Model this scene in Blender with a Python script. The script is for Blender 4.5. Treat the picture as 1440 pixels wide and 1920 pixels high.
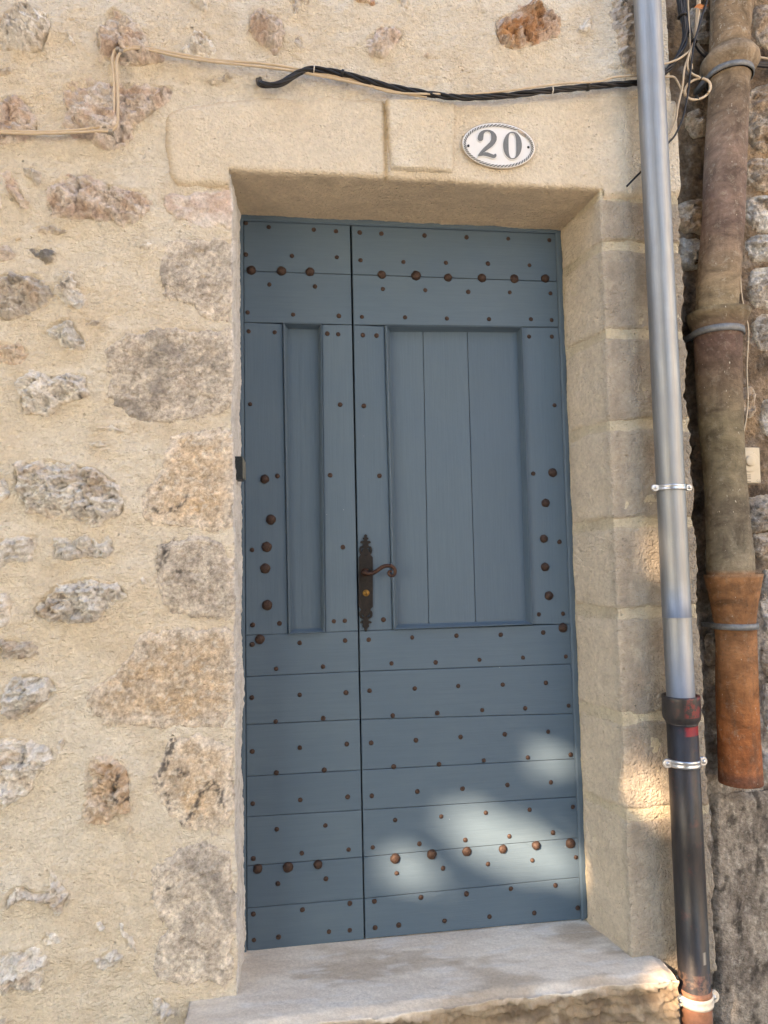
import bpy, math, random
import numpy as np
from mathutils import Vector, Matrix
for o in list(bpy.data.objects):
    bpy.data.objects.remove(o, do_unlink=True)
sc = bpy.context.scene
COL = sc.collection
random.seed(7)
RNG = np.random.default_rng(11)

# ------------------------------------------------------------------ camera
F_PX, YAW, PITCH, ROLL = 1335.0, math.radians(7.563), math.radians(3.882), math.radians(-1.2086)
YD = 0.21                              # door plane behind the wall face (y = 0)
CAM = np.array([0.0, -1.94, 1.104])
def cam_axes():
    cy, sy, cp, sp, cr, sr = (math.cos(YAW), math.sin(YAW), math.cos(PITCH), math.sin(PITCH), math.cos(ROLL), math.sin(ROLL))
    fw = np.array([sy*cp, cy*cp, sp]); r = np.array([cy, -sy, 0.0]); u = np.cross(r, fw)
    return cr*r + sr*u, -sr*r + cr*u, fw
RX, UP, FW = cam_axes()
cam = bpy.data.cameras.new('camera'); camo = bpy.data.objects.new('camera', cam); COL.objects.link(camo)
camo.matrix_world = Matrix(((RX[0], UP[0], -FW[0], CAM[0]), (RX[1], UP[1], -FW[1], CAM[1]), (RX[2], UP[2], -FW[2], CAM[2]), (0, 0, 0, 1)))
cam.sensor_fit = 'VERTICAL'; cam.sensor_height = 36.0; cam.lens = F_PX/1920*36.0
cam.clip_start = 0.02; cam.clip_end = 500
sc.camera = camo
sc.render.resolution_x, sc.render.resolution_y = 768, 1024

# ------------------------------------------------------------------ sky, sun, exposure
SUND = np.array([0.61, 0.65, -0.45]); SUND /= np.linalg.norm(SUND)      # direction the sunlight travels
wd = bpy.data.worlds.new('World'); sc.world = wd; wd.use_nodes = True
wn = wd.node_tree; bg = wn.nodes['Background']
sky = wn.nodes.new('ShaderNodeTexSky'); sky.sky_type = 'NISHITA'; sky.sun_disc = False
sky.sun_elevation = math.asin(-SUND[2]); sky.sun_rotation = math.atan2(-SUND[0], -SUND[1])
sky.air_density = 1.0; sky.dust_density = 0.7; sky.ozone_density = 1.4
wn.links.new(sky.outputs[0], bg.inputs[0]); bg.inputs[1].default_value = 0.115
sl = bpy.data.lights.new('sun', 'SUN'); sl.energy = 5.0; sl.angle = math.radians(0.55); sl.color = (1.0, 0.71, 0.46)
so = bpy.data.objects.new('sun', sl); COL.objects.link(so); so.location = (-6, -6, 8)
so.rotation_euler = Vector(SUND).to_track_quat('-Z', 'Y').to_euler()
sc.view_settings.view_transform = 'Standard'; sc.view_settings.look = 'None'
sc.view_settings.exposure = 2.52; sc.view_settings.gamma = 1.0; sc.view_settings.use_curve_mapping = False

# ------------------------------------------------------------------ helpers
def ray(px, py):
    return (px-720)*RX - (py-960)*UP + F_PX*FW
def bp(px, py, y):                      # photo pixel -> point on the vertical plane y
    v = ray(px, py); t = (y-CAM[1])/v[1]; return CAM + t*v
def bpz(px, py, z=0.0):                 # photo pixel -> point on the horizontal plane z
    v = ray(px, py); t = (z-CAM[2])/v[2]; return CAM + t*v
def hsh(ix, iy, s):
    h = (ix.astype(np.int64)*374761393 + iy.astype(np.int64)*668265263 + s*1442695041) & 0xffffffff
    h = ((h ^ (h >> 13))*1274126177) & 0xffffffff
    return ((h ^ (h >> 16)) & 0xffffff)/16777216.0
def noise(x, y, s=0):                   # gradient noise about -0.7..0.7
    x = np.asarray(x, float); y = np.asarray(y, float)
    x0 = np.floor(x); y0 = np.floor(y); fx = x-x0; fy = y-y0
    u = fx*fx*fx*(fx*(fx*6-15)+10); v = fy*fy*fy*(fy*(fy*6-15)+10)
    def g(ix, iy, dx, dy):
        a = hsh(ix, iy, s)*2*math.pi; return np.cos(a)*dx + np.sin(a)*dy
    a = g(x0, y0, fx, fy); b = g(x0+1, y0, fx-1, fy); c = g(x0, y0+1, fx, fy-1); d = g(x0+1, y0+1, fx-1, fy-1)
    return (a*(1-u)+b*u)*(1-v) + (c*(1-u)+d*u)*v
def fbm(x, y, s=0, o=4, g=0.5):
    r = 0; a = 1.0
    for k in range(o):
        r = r + a*noise(x*2**k+k*17.3, y*2**k-k*9.1, s+k*31); a *= g
    return r
def ridge(x, y, s=0, o=4):
    r = 0; a = 1.0
    for k in range(o):
        r = r + a*(0.5-np.abs(noise(x*2**k+k*7.7, y*2**k+k*3.1, s+k*13))*1.6); a *= 0.5
    return r
def sstep(a, b, x):
    t = np.clip((x-a)/(b-a), 0, 1); return t*t*(3-2*t)
def lerp(a, b, t):
    t = np.asarray(t)[..., None]; return np.asarray(a)*(1-t) + np.asarray(b)*t
def sdist(P, X, Y):                     # signed distance, positive inside
    d = np.full(X.shape, 1e9); ins = np.zeros(X.shape, bool); n = len(P)
    for i in range(n):
        ax, ay = P[i]; bx, by = P[(i+1) % n]; ex, ey = bx-ax, by-ay
        t = np.clip(((X-ax)*ex+(Y-ay)*ey)/(ex*ex+ey*ey+1e-12), 0, 1)
        d = np.minimum(d, np.hypot(X-ax-t*ex, Y-ay-t*ey))
        c = ((ay > Y) != (by > Y)); xi = ex*(Y-ay)/(ey if abs(ey) > 1e-12 else 1e-12)+ax
        ins ^= c & (X < xi)
    return np.where(ins, d, -d)
def ldist(L, X, Y):
    d = np.full(X.shape, 1e9)
    for i in range(len(L)-1):
        ax, ay = L[i]; bx, by = L[i+1]; ex, ey = bx-ax, by-ay
        t = np.clip(((X-ax)*ex+(Y-ay)*ey)/(ex*ex+ey*ey+1e-12), 0, 1)
        d = np.minimum(d, np.hypot(X-ax-t*ex, Y-ay-t*ey))
    if len(L) == 1: d = np.hypot(X-L[0][0], Y-L[0][1])
    return d
def chaikin(P, n=1):
    P = [tuple(p) for p in P]
    for _ in range(n):
        Q = []
        for i in range(len(P)):
            a, b = P[i], P[(i+1) % len(P)]
            Q += [(a[0]*.78+b[0]*.22, a[1]*.78+b[1]*.22), (a[0]*.22+b[0]*.78, a[1]*.22+b[1]*.78)]
        P = Q
    return P
WL = {}
def tag(o, label=None, cat=None, group=None, kind=None):
    if label: o['label'] = label
    if cat: o['category'] = cat
    if group: o['group'] = group
    if kind: o['kind'] = kind
    return o
def place(o, org, parent):
    COL.objects.link(o); WL[o.name] = np.array(org, float)
    if parent is not None:
        o.parent = parent; o.location = Vector(np.array(org)-WL[parent.name])
    else: o.location = Vector(org)
    return o
def empty(name, loc, label=None, cat=None, group=None):
    o = bpy.data.objects.new(name, None); o.empty_display_size = 0.1; place(o, loc, None)
    return tag(o, label, cat, group)
def add(name, V, F, mat, parent=None, smooth=True, cols=None):
    V = np.asarray(V, float).reshape(-1, 3)
    org = np.array([(V[:, 0].min()+V[:, 0].max())/2, (V[:, 1].min()+V[:, 1].max())/2, V[:, 2].min()])
    me = bpy.data.meshes.new(name); V = V-org
    if isinstance(F, np.ndarray):
        n, k = F.shape
        me.vertices.add(len(V)); me.vertices.foreach_set('co', V.astype(np.float32).ravel())
        me.loops.add(n*k); me.loops.foreach_set('vertex_index', F.astype(np.int32).ravel())
        me.polygons.add(n); me.polygons.foreach_set('loop_start', np.arange(0, n*k, k, dtype=np.int32))
        me.polygons.foreach_set('loop_total', np.full(n, k, np.int32)); me.update(calc_edges=True)
    else:
        me.from_pydata([tuple(v) for v in V], [], F)
    if smooth: me.polygons.foreach_set('use_smooth', np.ones(len(me.polygons), bool))
    if cols is not None:
        a = me.attributes.new('Col', 'FLOAT_COLOR', 'POINT')
        c = np.ones((len(V), 4), np.float32); c[:, :3] = np.clip(cols, 0, 1); a.data.foreach_set('color', c.ravel())
    me.materials.append(mat)
    return place(bpy.data.objects.new(name, me), org, parent)
def gridfaces(nr, nc, keep=None):
    i = np.arange(nr*nc).reshape(nr, nc)
    Q = np.stack([i[:-1, :-1], i[:-1, 1:], i[1:, 1:], i[1:, :-1]], -1)
    if keep is not None: Q = Q[keep]
    return Q.reshape(-1, 4)
def compact(V, Q, C=None):
    u, inv = np.unique(Q, return_inverse=True)
    return V[u], inv.reshape(Q.shape), (None if C is None else C[u])
def cr_path(P, n=8, closed=False):
    P = np.asarray(P, float); out = []
    m = len(P)
    for i in range(m if closed else m-1):
        if closed: p0, p1, p2, p3 = P[(i-1) % m], P[i], P[(i+1) % m], P[(i+2) % m]
        else: p0, p1, p2, p3 = P[max(i-1, 0)], P[i], P[i+1], P[min(i+2, m-1)]
        for k in range(n):
            t = k/n
            out.append(0.5*((2*p1)+(-p0+p2)*t+(2*p0-5*p1+4*p2-p3)*t*t+(-p0+3*p1-3*p2+p3)*t**3))
    if not closed: out.append(P[-1])
    return np.array(out)
def frames(P):
    T = np.gradient(P, axis=0); T /= np.linalg.norm(T, axis=1)[:, None]+1e-12
    n = np.cross(T[0], [0.3, 1, 0.2]); n /= np.linalg.norm(n); Ns = [n]
    for i in range(1, len(P)):
        n = Ns[-1]-T[i]*np.dot(Ns[-1], T[i]); n /= np.linalg.norm(n)+1e-12; Ns.append(n)
    Ns = np.array(Ns); return T, Ns, np.cross(T, Ns)
def tube_vf(P, r, n=10, base=0):
    P = np.asarray(P, float); T, A, B = frames(P); r = np.broadcast_to(np.asarray(r, float), (len(P),))
    ang = np.arange(n)*2*math.pi/n
    V = (P[:, None]+r[:, None, None]*(np.cos(ang)[None, :, None]*A[:, None]+np.sin(ang)[None, :, None]*B[:, None])).reshape(-1, 3)
    F = []
    for i in range(len(P)-1):
        for k in range(n):
            a = i*n+k; b = i*n+(k+1) % n; F.append((base+a, base+b, base+b+n, base+a+n))
    F.append(tuple(base+k for k in range(n))[::-1]); F.append(tuple(base+(len(P)-1)*n+k for k in range(n)))
    return V, F
def tube(name, P, r, mat, parent=None, n=10, res=8, closed=False):
    V, F = tube_vf(cr_path(P, res, closed) if res else P, r, n); return add(name, V, F, mat, parent)
def pxpath(L, y):                       # [(px,py[,y])] -> 3D path
    return [bp(p[0], p[1], p[2] if len(p) > 2 else y) for p in L]
def lathe(rings, n=40, cap=True, yscale=1.0):     # rings: (cx, cy, z, r)
    V = []; F = []
    for cx, cy, z, r in rings:
        for k in range(n):
            a = 2*math.pi*k/n; V.append((cx+r*math.cos(a), cy+r*yscale*math.sin(a), z))
    for i in range(len(rings)-1):
        for k in range(n):
            a = i*n+k; b = i*n+(k+1) % n; F.append((a, b, b+n, a+n))
    if cap: F.append(tuple(range(n))); F.append(tuple((len(rings)-1)*n+k for k in range(n)))
    return V, F
def slab(name, poly, yf, yb, mat, parent=None, bev=0.002, smooth=False, jit=0):
    """prism with a chamfered front rim; poly = [(x, z)] counter-clockwise seen from the camera"""
    P = np.array(poly, float); n = len(P)
    E = np.roll(P, -1, 0)-P; E /= np.linalg.norm(E, axis=1)[:, None]
    Nn = np.stack([-E[:, 1], E[:, 0]], 1); area = np.sum(P[:, 0]*np.roll(P[:, 1], -1)-np.roll(P[:, 0], -1)*P[:, 1])
    if area < 0: Nn = -Nn
    Nin = (Nn+np.roll(Nn, 1, 0)); L = np.sum(Nin*Nn, 1)[:, None]; I = P+Nin/L*bev
    V = [(x, yf, z) for x, z in I]+[(x, yf+bev, z) for x, z in P]+[(x, yb, z) for x, z in P]
    F = [tuple(range(n))]
    for i in range(n):
        j = (i+1) % n; F += [(i, i+n, j+n, j), (i+n, i+2*n, j+2*n, j+n)]
    F.append(tuple(2*n+i for i in range(n))[::-1])
    o = add(name, V, F, mat, parent, smooth)
    return o
def curve_mesh(name, splines, y, ext, bev, mat, parent):    # flat outlines [(x,z)] with holes -> solid plate
    cu = bpy.data.curves.new('tmp', 'CURVE'); cu.dimensions = '2D'; cu.fill_mode = 'BOTH'; cu.extrude = ext; cu.bevel_depth = bev; cu.bevel_resolution = 1
    for S in splines:
        s = cu.splines.new('POLY'); s.points.add(len(S)-1); s.use_cyclic_u = True
        for p, (x, z) in zip(s.points, S): p.co = (x, z, 0, 1)
    t = bpy.data.objects.new('tmp', cu); COL.objects.link(t)
    me = bpy.data.meshes.new_from_object(t.evaluated_get(bpy.context.evaluated_depsgraph_get()))
    V = np.array([v.co for v in me.vertices]); F = [tuple(p.vertices) for p in me.polygons]
    V = np.stack([V[:, 0], y-V[:, 2], V[:, 1]], 1)
    bpy.data.objects.remove(t); bpy.data.curves.remove(cu); bpy.data.meshes.remove(me)
    return add(name, V, F, mat, parent, False)

# ------------------------------------------------------------------ materials
class Mt:
    def __init__(s, name, rough=0.8, metal=0.0, spec=0.3):
        s.m = bpy.data.materials.new(name); s.m.use_nodes = True; s.nt = s.m.node_tree
        s.b = s.nt.nodes['Principled BSDF']; s.b.inputs['Roughness'].default_value = rough
        s.b.inputs['Metallic'].default_value = metal; s.b.inputs['Specular IOR Level'].default_value = spec
        s.nrm = None
    def n(s, t, **k):
        x = s.nt.nodes.new(t)
        for a, b in k.items(): setattr(x, a, b)
        return x
    def l(s, a, b): s.nt.links.new(a, b)
    def pos(s, scale=(1, 1, 1), rot=(0, 0, 0)):
        g = s.n('ShaderNodeNewGeometry'); m = s.n('ShaderNodeMapping'); m.inputs['Scale'].default_value = scale; m.inputs['Rotation'].default_value = rot
        s.l(g.outputs['Position'], m.inputs['Vector']); return m.outputs[0]
    def noise(s, sc_, det=4, ro=0.55, vec=None, dist=0):
        x = s.n('ShaderNodeTexNoise'); x.inputs['Scale'].default_value = sc_; x.inputs['Detail'].default_value = det
        x.inputs['Roughness'].default_value = ro; x.inputs['Distortion'].default_value = dist
        s.l(vec if vec is not None else s.pos(), x.inputs['Vector']); return x.outputs['Fac']
    def ramp(s, fac, stops):
        r = s.n('ShaderNodeValToRGB'); e = r.color_ramp.elements
        while len(e) < len(stops): e.new(0.5)
        for x, (p, c) in zip(e, stops):
            x.position = p; x.color = (c, c, c, 1) if isinstance(c, (int, float)) else (*c, 1)
        s.l(fac, r.inputs[0]); return r.outputs[0]
    def mix(s, fac, a, b, mode='MIX'):
        x = s.n('ShaderNodeMix', data_type='RGBA', blend_type=mode)
        for sock, v in ((x.inputs[0], fac), (x.inputs[6], a), (x.inputs[7], b)):
            if isinstance(v, (int, float)): sock.default_value = v
            elif isinstance(v, tuple): sock.default_value = (*v, 1)
            else: s.l(v, sock)
        return x.outputs[2]
    def attr(s, nm='Col'):
        a = s.n('ShaderNodeAttribute'); a.attribute_name = nm; return a.outputs['Color']
    def bump(s, h, st, d=0.002):
        b = s.n('ShaderNodeBump'); b.inputs['Strength'].default_value = st; b.inputs['Distance'].default_value = d
        s.l(h, b.inputs['Height'])
        if s.nrm is not None: s.l(s.nrm, b.inputs['Normal'])
        s.nrm = b.outputs[0]; s.l(s.nrm, s.b.inputs['Normal'])
    def base(s, c):
        if isinstance(c, tuple): s.b.inputs['Base Color'].default_value = (*c, 1)
        else: s.l(c, s.b.inputs['Base Color'])
    def rough(s, c): s.l(c, s.b.inputs['Roughness'])

def m_attr(name, fine=0.25, b1=0.5, b2=0.5, d1=0.004, d2=0.0015, s1=70, s2=260, rough=0.9, streak=False, pits=0):
    M = Mt(name, rough, 0, 0.15)
    f = M.ramp(M.noise(s2*0.6, 3, 0.65), [(0.25, 1-fine), (0.75, 1+fine)])
    nz_ = M.noise(22, 3, 0.6); f2 = M.ramp(nz_, [(0.3, 1-fine*0.5), (0.7, 1+fine*0.4)])
    M.base(M.mix(1.0, M.mix(1.0, M.attr(), f, 'MULTIPLY'), f2, 'MULTIPLY'))
    if streak: M.bump(M.noise(60, 4, 0.6, M.pos((1, 1, 2.6), (0, 0.5, 0))), b1, d1)
    else: M.bump(M.noise(s1, 4, 0.62), b1, d1)
    M.bump(M.noise(s2, 2, 0.6), b2, d2)
    if pits:
        vo = M.n('ShaderNodeTexVoronoi'); vo.inputs['Scale'].default_value = pits; vo.inputs['Randomness'].default_value = 1.0; M.l(M.pos(), vo.inputs['Vector'])
        ds = M.ramp(vo.outputs['Distance'], [(0.05, 0.0), (0.22, 1.0)]); mk = M.ramp(nz_, [(0.50, 1.0), (0.60, 0.0)])
        M.bump(M.mix(mk, ds, (1.0, 1.0, 1.0)), 0.9, 0.005)
    return M.m
M_MORTAR = m_attr('lime_mortar', 0.14, 0.8, 0.85, 0.009, 0.009, 70, 150, 0.95, True, 55)
M_LINTEL = m_attr('pale_render', 0.13, 0.7, 0.85, 0.008, 0.009, 80, 150, 0.95, False, 60)
M_STONE = m_attr('rough_limestone', 0.28, 0.7, 0.8, 0.012, 0.007, 55, 150, 0.92)
M_QUOIN = m_attr('dressed_quoin_stone', 0.42, 0.6, 0.7, 0.007, 0.006, 75, 150, 0.93)
M_BLOCK = m_attr('surround_block_stone', 0.16, 0.8, 0.85, 0.010, 0.009, 60, 140, 0.95, False, 65)
M_OLD = m_attr('old_wall_stone', 0.42, 0.8, 0.8, 0.012, 0.007, 55, 160, 0.95)

def m_paint(name, scale):
    M = Mt(name, 0.55, 0, 0.25)
    g = M.noise(1.0, 6, 0.6, M.pos(scale)); big = M.noise(5, 3, 0.5)
    c = M.mix(M.ramp(big, [(0.3, 0.0), (0.7, 1.0)]), (0.084, 0.125, 0.172), (0.094, 0.136, 0.179))
    c = M.mix(M.ramp(g, [(0.35, 0.0), (0.75, 0.55)]), c, (0.071, 0.107, 0.150))
    oi = M.n('ShaderNodeObjectInfo'); c = M.mix(1.0, c, M.ramp(oi.outputs['Random'], [(0.0, (0.93, 0.94, 0.95)), (1.0, (1.06, 1.05, 1.03))]), 'MULTIPLY')
    sp = M.ramp(M.noise(75, 2, 0.5), [(0.80, 0.0), (0.82, 0.8)])
    c = M.mix(sp, c, (0.42, 0.46, 0.48)); M.base(c)
    M.rough(M.ramp(big, [(0.3, 0.42), (0.7, 0.58)]))
    M.bump(g, 0.34, 0.0018); M.bump(M.noise(28, 4, 0.6), 0.16, 0.003)
    return M.m
M_PH = m_paint('blue_grey_door_paint', (9, 60, 260)); M_PV = m_paint('blue_grey_door_paint_upright', (260, 60, 9))
def m_rust():
    M = Mt('rusty_iron', 0.62, 0.35, 0.4)
    c = M.ramp(M.noise(260, 5, 0.65), [(0.3, (0.022, 0.014, 0.012)), (0.55, (0.056, 0.034, 0.026)), (0.8, (0.12, 0.068, 0.042))])
    M.base(c); M.bump(M.noise(420, 4, 0.6), 0.5, 0.0012); return M.m
M_RUST = m_rust()
def m_iron(name, a, b, rough=0.5):
    M = Mt(name, rough, 0.5, 0.4)
    M.base(M.ramp(M.noise(140, 5, 0.65), [(0.35, a), (0.75, b)])); M.bump(M.noise(300, 4, 0.6), 0.35, 0.001); return M.m
M_PLATE = m_iron('black_wrought_iron', (0.010, 0.010, 0.010), (0.028, 0.022, 0.020)); M_LEVER = m_iron('brown_wrought_iron', (0.035, 0.018, 0.013), (0.10, 0.05, 0.032), 0.42)
def m_plain(name, c, rough=0.5, metal=0.0, var=0.12, sc_=60, bump=0.1, spec=0.4):
    M = Mt(name, rough, metal, spec)
    M.base(M.ramp(M.noise(sc_, 5, 0.6), [(0.3, tuple(x*(1-var) for x in c)), (0.7, tuple(min(1, x*(1+var)) for x in c))]))
    if bump: M.bump(M.noise(sc_*3, 4, 0.6), bump, 0.001)
    return M.m
M_BRASS = m_plain('dull_brass', (0.20, 0.115, 0.03), 0.45, 0.8)
M_DARK = m_plain('dark_gap', (0.012, 0.013, 0.014), 0.9)
M_BLACK = m_plain('black_cable_sheath', (0.013, 0.013, 0.015), 0.38, 0, 0.4, 90, 0.25)
M_BEIGE = m_plain('beige_cable_sheath', (0.56, 0.46, 0.33), 0.45, 0, 0.1, 40, 0.1)
M_TIE = m_plain('white_cable_tie', (0.62, 0.60, 0.56), 0.4); M_BTIE = m_plain('black_cable_tie', (0.012, 0.012, 0.012), 0.4)
M_CLIP = m_plain('grey_clip', (0.30, 0.28, 0.25), 0.5)
M_STEEL = m_plain('galvanised_steel', (0.60, 0.61, 0.62), 0.32, 0.95, 0.18, 120, 0.1)
M_STRAP = m_plain('grey_zinc_strap', (0.20, 0.21, 0.22), 0.55, 0.5, 0.25, 90, 0.2)
M_ENAM = m_plain('white_enamel', (0.72, 0.72, 0.71), 0.22, 0, 0.02, 30, 0.04)
M_NUM = m_plain('grey_enamel', (0.15, 0.15, 0.14), 0.3, 0, 0.12, 120, 0.05)
M_EDGE = m_plain('bare_plaque_rim', (0.46, 0.38, 0.28), 0.5, 0, 0.2, 90, 0.1)
M_BELL = m_plain('cream_plastic', (0.62, 0.54, 0.40), 0.4, 0, 0.05, 40, 0.05); M_PRINT = m_plain('faded_print', (0.33, 0.28, 0.20), 0.6)
M_WHITEP = m_plain('white_painted_steel', (0.60, 0.56, 0.48), 0.5, 0.0, 0.15, 90, 0.15)
M_LEAFD = m_plain('dry_leaf', (0.42, 0.17, 0.06), 0.7)
M_LATCH = m_plain('dark_steel', (0.045, 0.052, 0.055), 0.42, 0.7, 0.3, 120, 0.15); M_LATCHP = m_plain('worn_latch_plate', (0.33, 0.32, 0.26), 0.45, 0.6, 0.3, 90, 0.2)
def m_zinc():
    M = Mt('brushed_zinc', 0.30, 1.0, 0.5)
    v = M.noise(1.0, 6, 0.65, M.pos((110, 110, 7))); b = M.noise(9, 4, 0.6)
    c = M.mix(M.ramp(v, [(0.3, 0.0), (0.75, 1.0)]), (0.29, 0.30, 0.302), (0.43, 0.44, 0.442))
    z = M.n('ShaderNodeSeparateXYZ'); g = M.n('ShaderNodeNewGeometry'); M.l(g.outputs['Position'], z.inputs[0])
    dull = M.ramp(z.outputs[2], [(0.55, 1.0), (1.0, 0.0)])
    M.base(M.mix(M.mix(0.5, dull, M.ramp(b, [(0.4, 0.0), (0.6, 0.6)])), c, (0.30, 0.305, 0.31)))
    M.rough(M.ramp(M.mix(0.5, v, b), [(0.3, 0.5), (0.7, 0.64)])); M.bump(v, 0.12, 0.0008); return M.m
M_ZINC = m_zinc()
def m_cast(bands):
    M = Mt('painted_cast_iron', 0.42, 0.0, 0.5)
    v = M.noise(1.0, 6, 0.65, M.pos((40, 40, 12)))
    c = M.ramp(v, [(0.3, (0.012, 0.012, 0.014)), (0.6, (0.035, 0.030, 0.029)), (0.85, (0.065, 0.043, 0.035))])
    c = M.mix(M.ramp(M.noise(26, 5, 0.7), [(0.58, 0.0), (0.70, 0.5)]), c, (0.13, 0.035, 0.028))
    g = M.n('ShaderNodeNewGeometry'); sp = M.n('ShaderNodeSeparateXYZ'); M.l(g.outputs['Position'], sp.inputs[0])
    def band(sock, lo, hi, soft):
        r = M.n('ShaderNodeMapRange', interpolation_type='SMOOTHSTEP'); r.inputs[1].default_value = lo-soft; r.inputs[2].default_value = lo+soft; M.l(sock, r.inputs[0])
        q = M.n('ShaderNodeMapRange', interpolation_type='SMOOTHSTEP'); q.inputs[1].default_value = hi+soft; q.inputs[2].default_value = hi-soft; M.l(sock, q.inputs[0])
        m = M.n('ShaderNodeMath', operation='MULTIPLY'); M.l(r.outputs[0], m.inputs[0]); M.l(q.outputs[0], m.inputs[1]); return m.outputs[0]
    for z0, z1, x0, x1, k, col, th in bands:
        m = M.n('ShaderNodeMath', operation='MULTIPLY'); M.l(band(sp.outputs[2], z0, z1, .0015), m.inputs[0]); M.l(band(sp.outputs[0], x0, x1, .006), m.inputs[1])
        m2 = M.n('ShaderNodeMath', operation='MULTIPLY'); M.l(m.outputs[0], m2.inputs[0]); M.l(M.ramp(M.noise(55, 5, 0.65), [(th-.04, 0.0), (th+.04, k)]), m2.inputs[1])
        c = M.mix(m2.outputs[0], c, col)
    M.base(c); M.bump(M.noise(70, 5, 0.6), 0.3, 0.0025); return M.m
M_RED = m_plain('worn_red_paint', (0.30, 0.022, 0.02), 0.4, 0, 0.4, 60, 0.2)
M_ORPIPE = m_plain('old_orange_pipe', (0.24, 0.12, 0.075), 0.5, 0, 0.55, 26, 0.3)
def m_terra(name, grow, speck):
    M = Mt(name, 0.78, 0, 0.2); a = M.attr()
    v = M.noise(13, 8, 0.72, None, 0.8); w = M.noise(1.0, 6, 0.7, M.pos((10, 10, 32)))
    k = M.mix(1.0, a, M.ramp(v, [(0.36, 0.55), (0.64, 1.3)]), 'MULTIPLY')
    k = M.mix(1.0, k, M.ramp(w, [(0.40, 0.82), (0.62, 1.14)]), 'MULTIPLY')
    k = M.mix(M.ramp(M.noise(1.0, 5, 0.7, M.pos((26, 26, 5))), [(0.52, 0.0), (0.68, 0.5)]), k, (0.085, 0.062, 0.045))
    k = M.mix(M.ramp(M.noise(48, 6, 0.75), [(0.54, 0.0), (0.66, grow)]), k, (0.44, 0.40, 0.32))
    k = M.mix(M.ramp(M.noise(110, 4, 0.7), [(0.60, 0.0), (0.68, speck)]), k, (0.045, 0.036, 0.028))
    k = M.mix(M.ramp(M.noise(130, 2, 0.5, M.pos((1, 1, .5))), [(0.72, 0.0), (0.75, 0.9)]), k, (0.55, 0.50, 0.40))
    M.base(k); M.bump(w, 0.5, 0.008); M.bump(M.noise(100, 6, 0.7), 0.6, 0.006); return M.m
M_T1 = m_terra('lichened_terracotta_tan', 0.8, 0.9); M_T2 = m_terra('weathered_terracotta_mauve', 0.4, 0.4); M_T3 = m_terra('weathered_terracotta_olive', 0.25, 0.3); M_T4 = m_terra('orange_terracotta', 0.18, 0.5)
TCOL = [(-900, (.27,.19,.11)), (100, (.25,.18,.11)), (112, (.32,.25,.17)), (160, (.25,.185,.12)), (280, (.215,.155,.12)), (430, (.215,.15,.12)), (520, (.265,.20,.13)), (586, (.25,.20,.125)), (592, (.22,.175,.105)), (640, (.16,.10,.082)), (720, (.17,.125,.085)), (800, (.18,.15,.095)), (900, (.19,.16,.105)), (960, (.15,.125,.09)), (1060, (.22,.19,.135)), (1074, (.21,.18,.13)), (1077, (.27,.14,.065)), (1150, (.24,.12,.055)), (1210, (.30,.15,.07)), (1300, (.28,.125,.05)), (1390, (.34,.125,.045)), (1440, (.40,.15,.06)), (1452, (.16,.07,.045)), (1470, (.24,.10,.055))]
def m_step():
    M = Mt('worn_doorstep_stone', 0.75, 0, 0.3)
    M.base(M.mix(1.0, M.attr(), M.ramp(M.noise(120, 6, 0.65), [(0.25, 0.8), (0.75, 1.15)]), 'MULTIPLY'))
    M.bump(M.noise(1.0, 6, 0.65, M.pos((45, 90, 90))), 0.4, 0.004); M.bump(M.noise(220, 4, 0.6), 0.5, 0.0018); return M.m
M_STEP = m_step()
M_GROUND = m_plain('pale_paving', (0.35, 0.32, 0.27), 0.85, 0, 0.2, 6, 0.2)
M_FACADE = m_plain('ochre_facade', (0.50, 0.41, 0.29), 0.9, 0, 0.12, 4, 0.2); M_ROOF = m_plain('roof_tile', (0.30, 0.13, 0.07), 0.8, 0, 0.2, 8, 0.2)
M_PALE = m_plain('pale_facade', (0.64, 0.63, 0.60), 0.9, 0, 0.08, 4, 0.2)
M_SHUT = m_plain('shutter_paint', (0.16, 0.22, 0.24), 0.5); M_GLASS = m_plain('window_glass', (0.03, 0.035, 0.04), 0.08, 0, 0.1, 3, 0)
M_BARK = m_plain('bark', (0.09, 0.07, 0.05), 0.9, 0, 0.35, 20, 0.4); M_LEAF = m_plain('plane_leaf', (0.055, 0.09, 0.025), 0.55, 0, 0.3, 9, 0)

# ------------------------------------------------------------------ setting
g = 60.0; GZ = -0.36
tag(add('street_ground', [(-g, -g, GZ), (g, -g, GZ), (g, g, GZ), (-g, g, GZ)], [(0, 1, 2, 3)], M_GROUND, None, False), kind='structure')

# reference positions on the wall
XC = (bp(437, 345, 0)[0]+bp(440, 1860, 0)[0])/2           # left jamb corner
XL = (bp(453, 395, YD)[0]+bp(455, 1785, YD)[0])/2         # left edge of the door frame
XCR = (bp(1125, 400, 0)[0]+bp(1189, 1800, 0)[0])/2        # right jamb corner
XRR = (bp(1051, 440, YD)[0]+bp(1098, 1715, YD)[0])/2
XEND = bp(1293, 900, 0)[0]                                # right end of the house wall
ZB = (bp(440, 322, 0)[2]+bp(1125, 345, 0)[2])/2           # lintel bottom edge
ZDT = (bp(453, 395, YD)[2]+bp(1045, 430, YD)[2])/2        # soffit at the door
ZTOP = 5.2; ZBOT = GZ-0.02; XLEFT = -2.3

wall = empty('house_wall', (XC-0.6, 0.0, GZ), 'cream lime-rendered rubble house wall with scattered pale stones around the blue door', 'wall')

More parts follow.
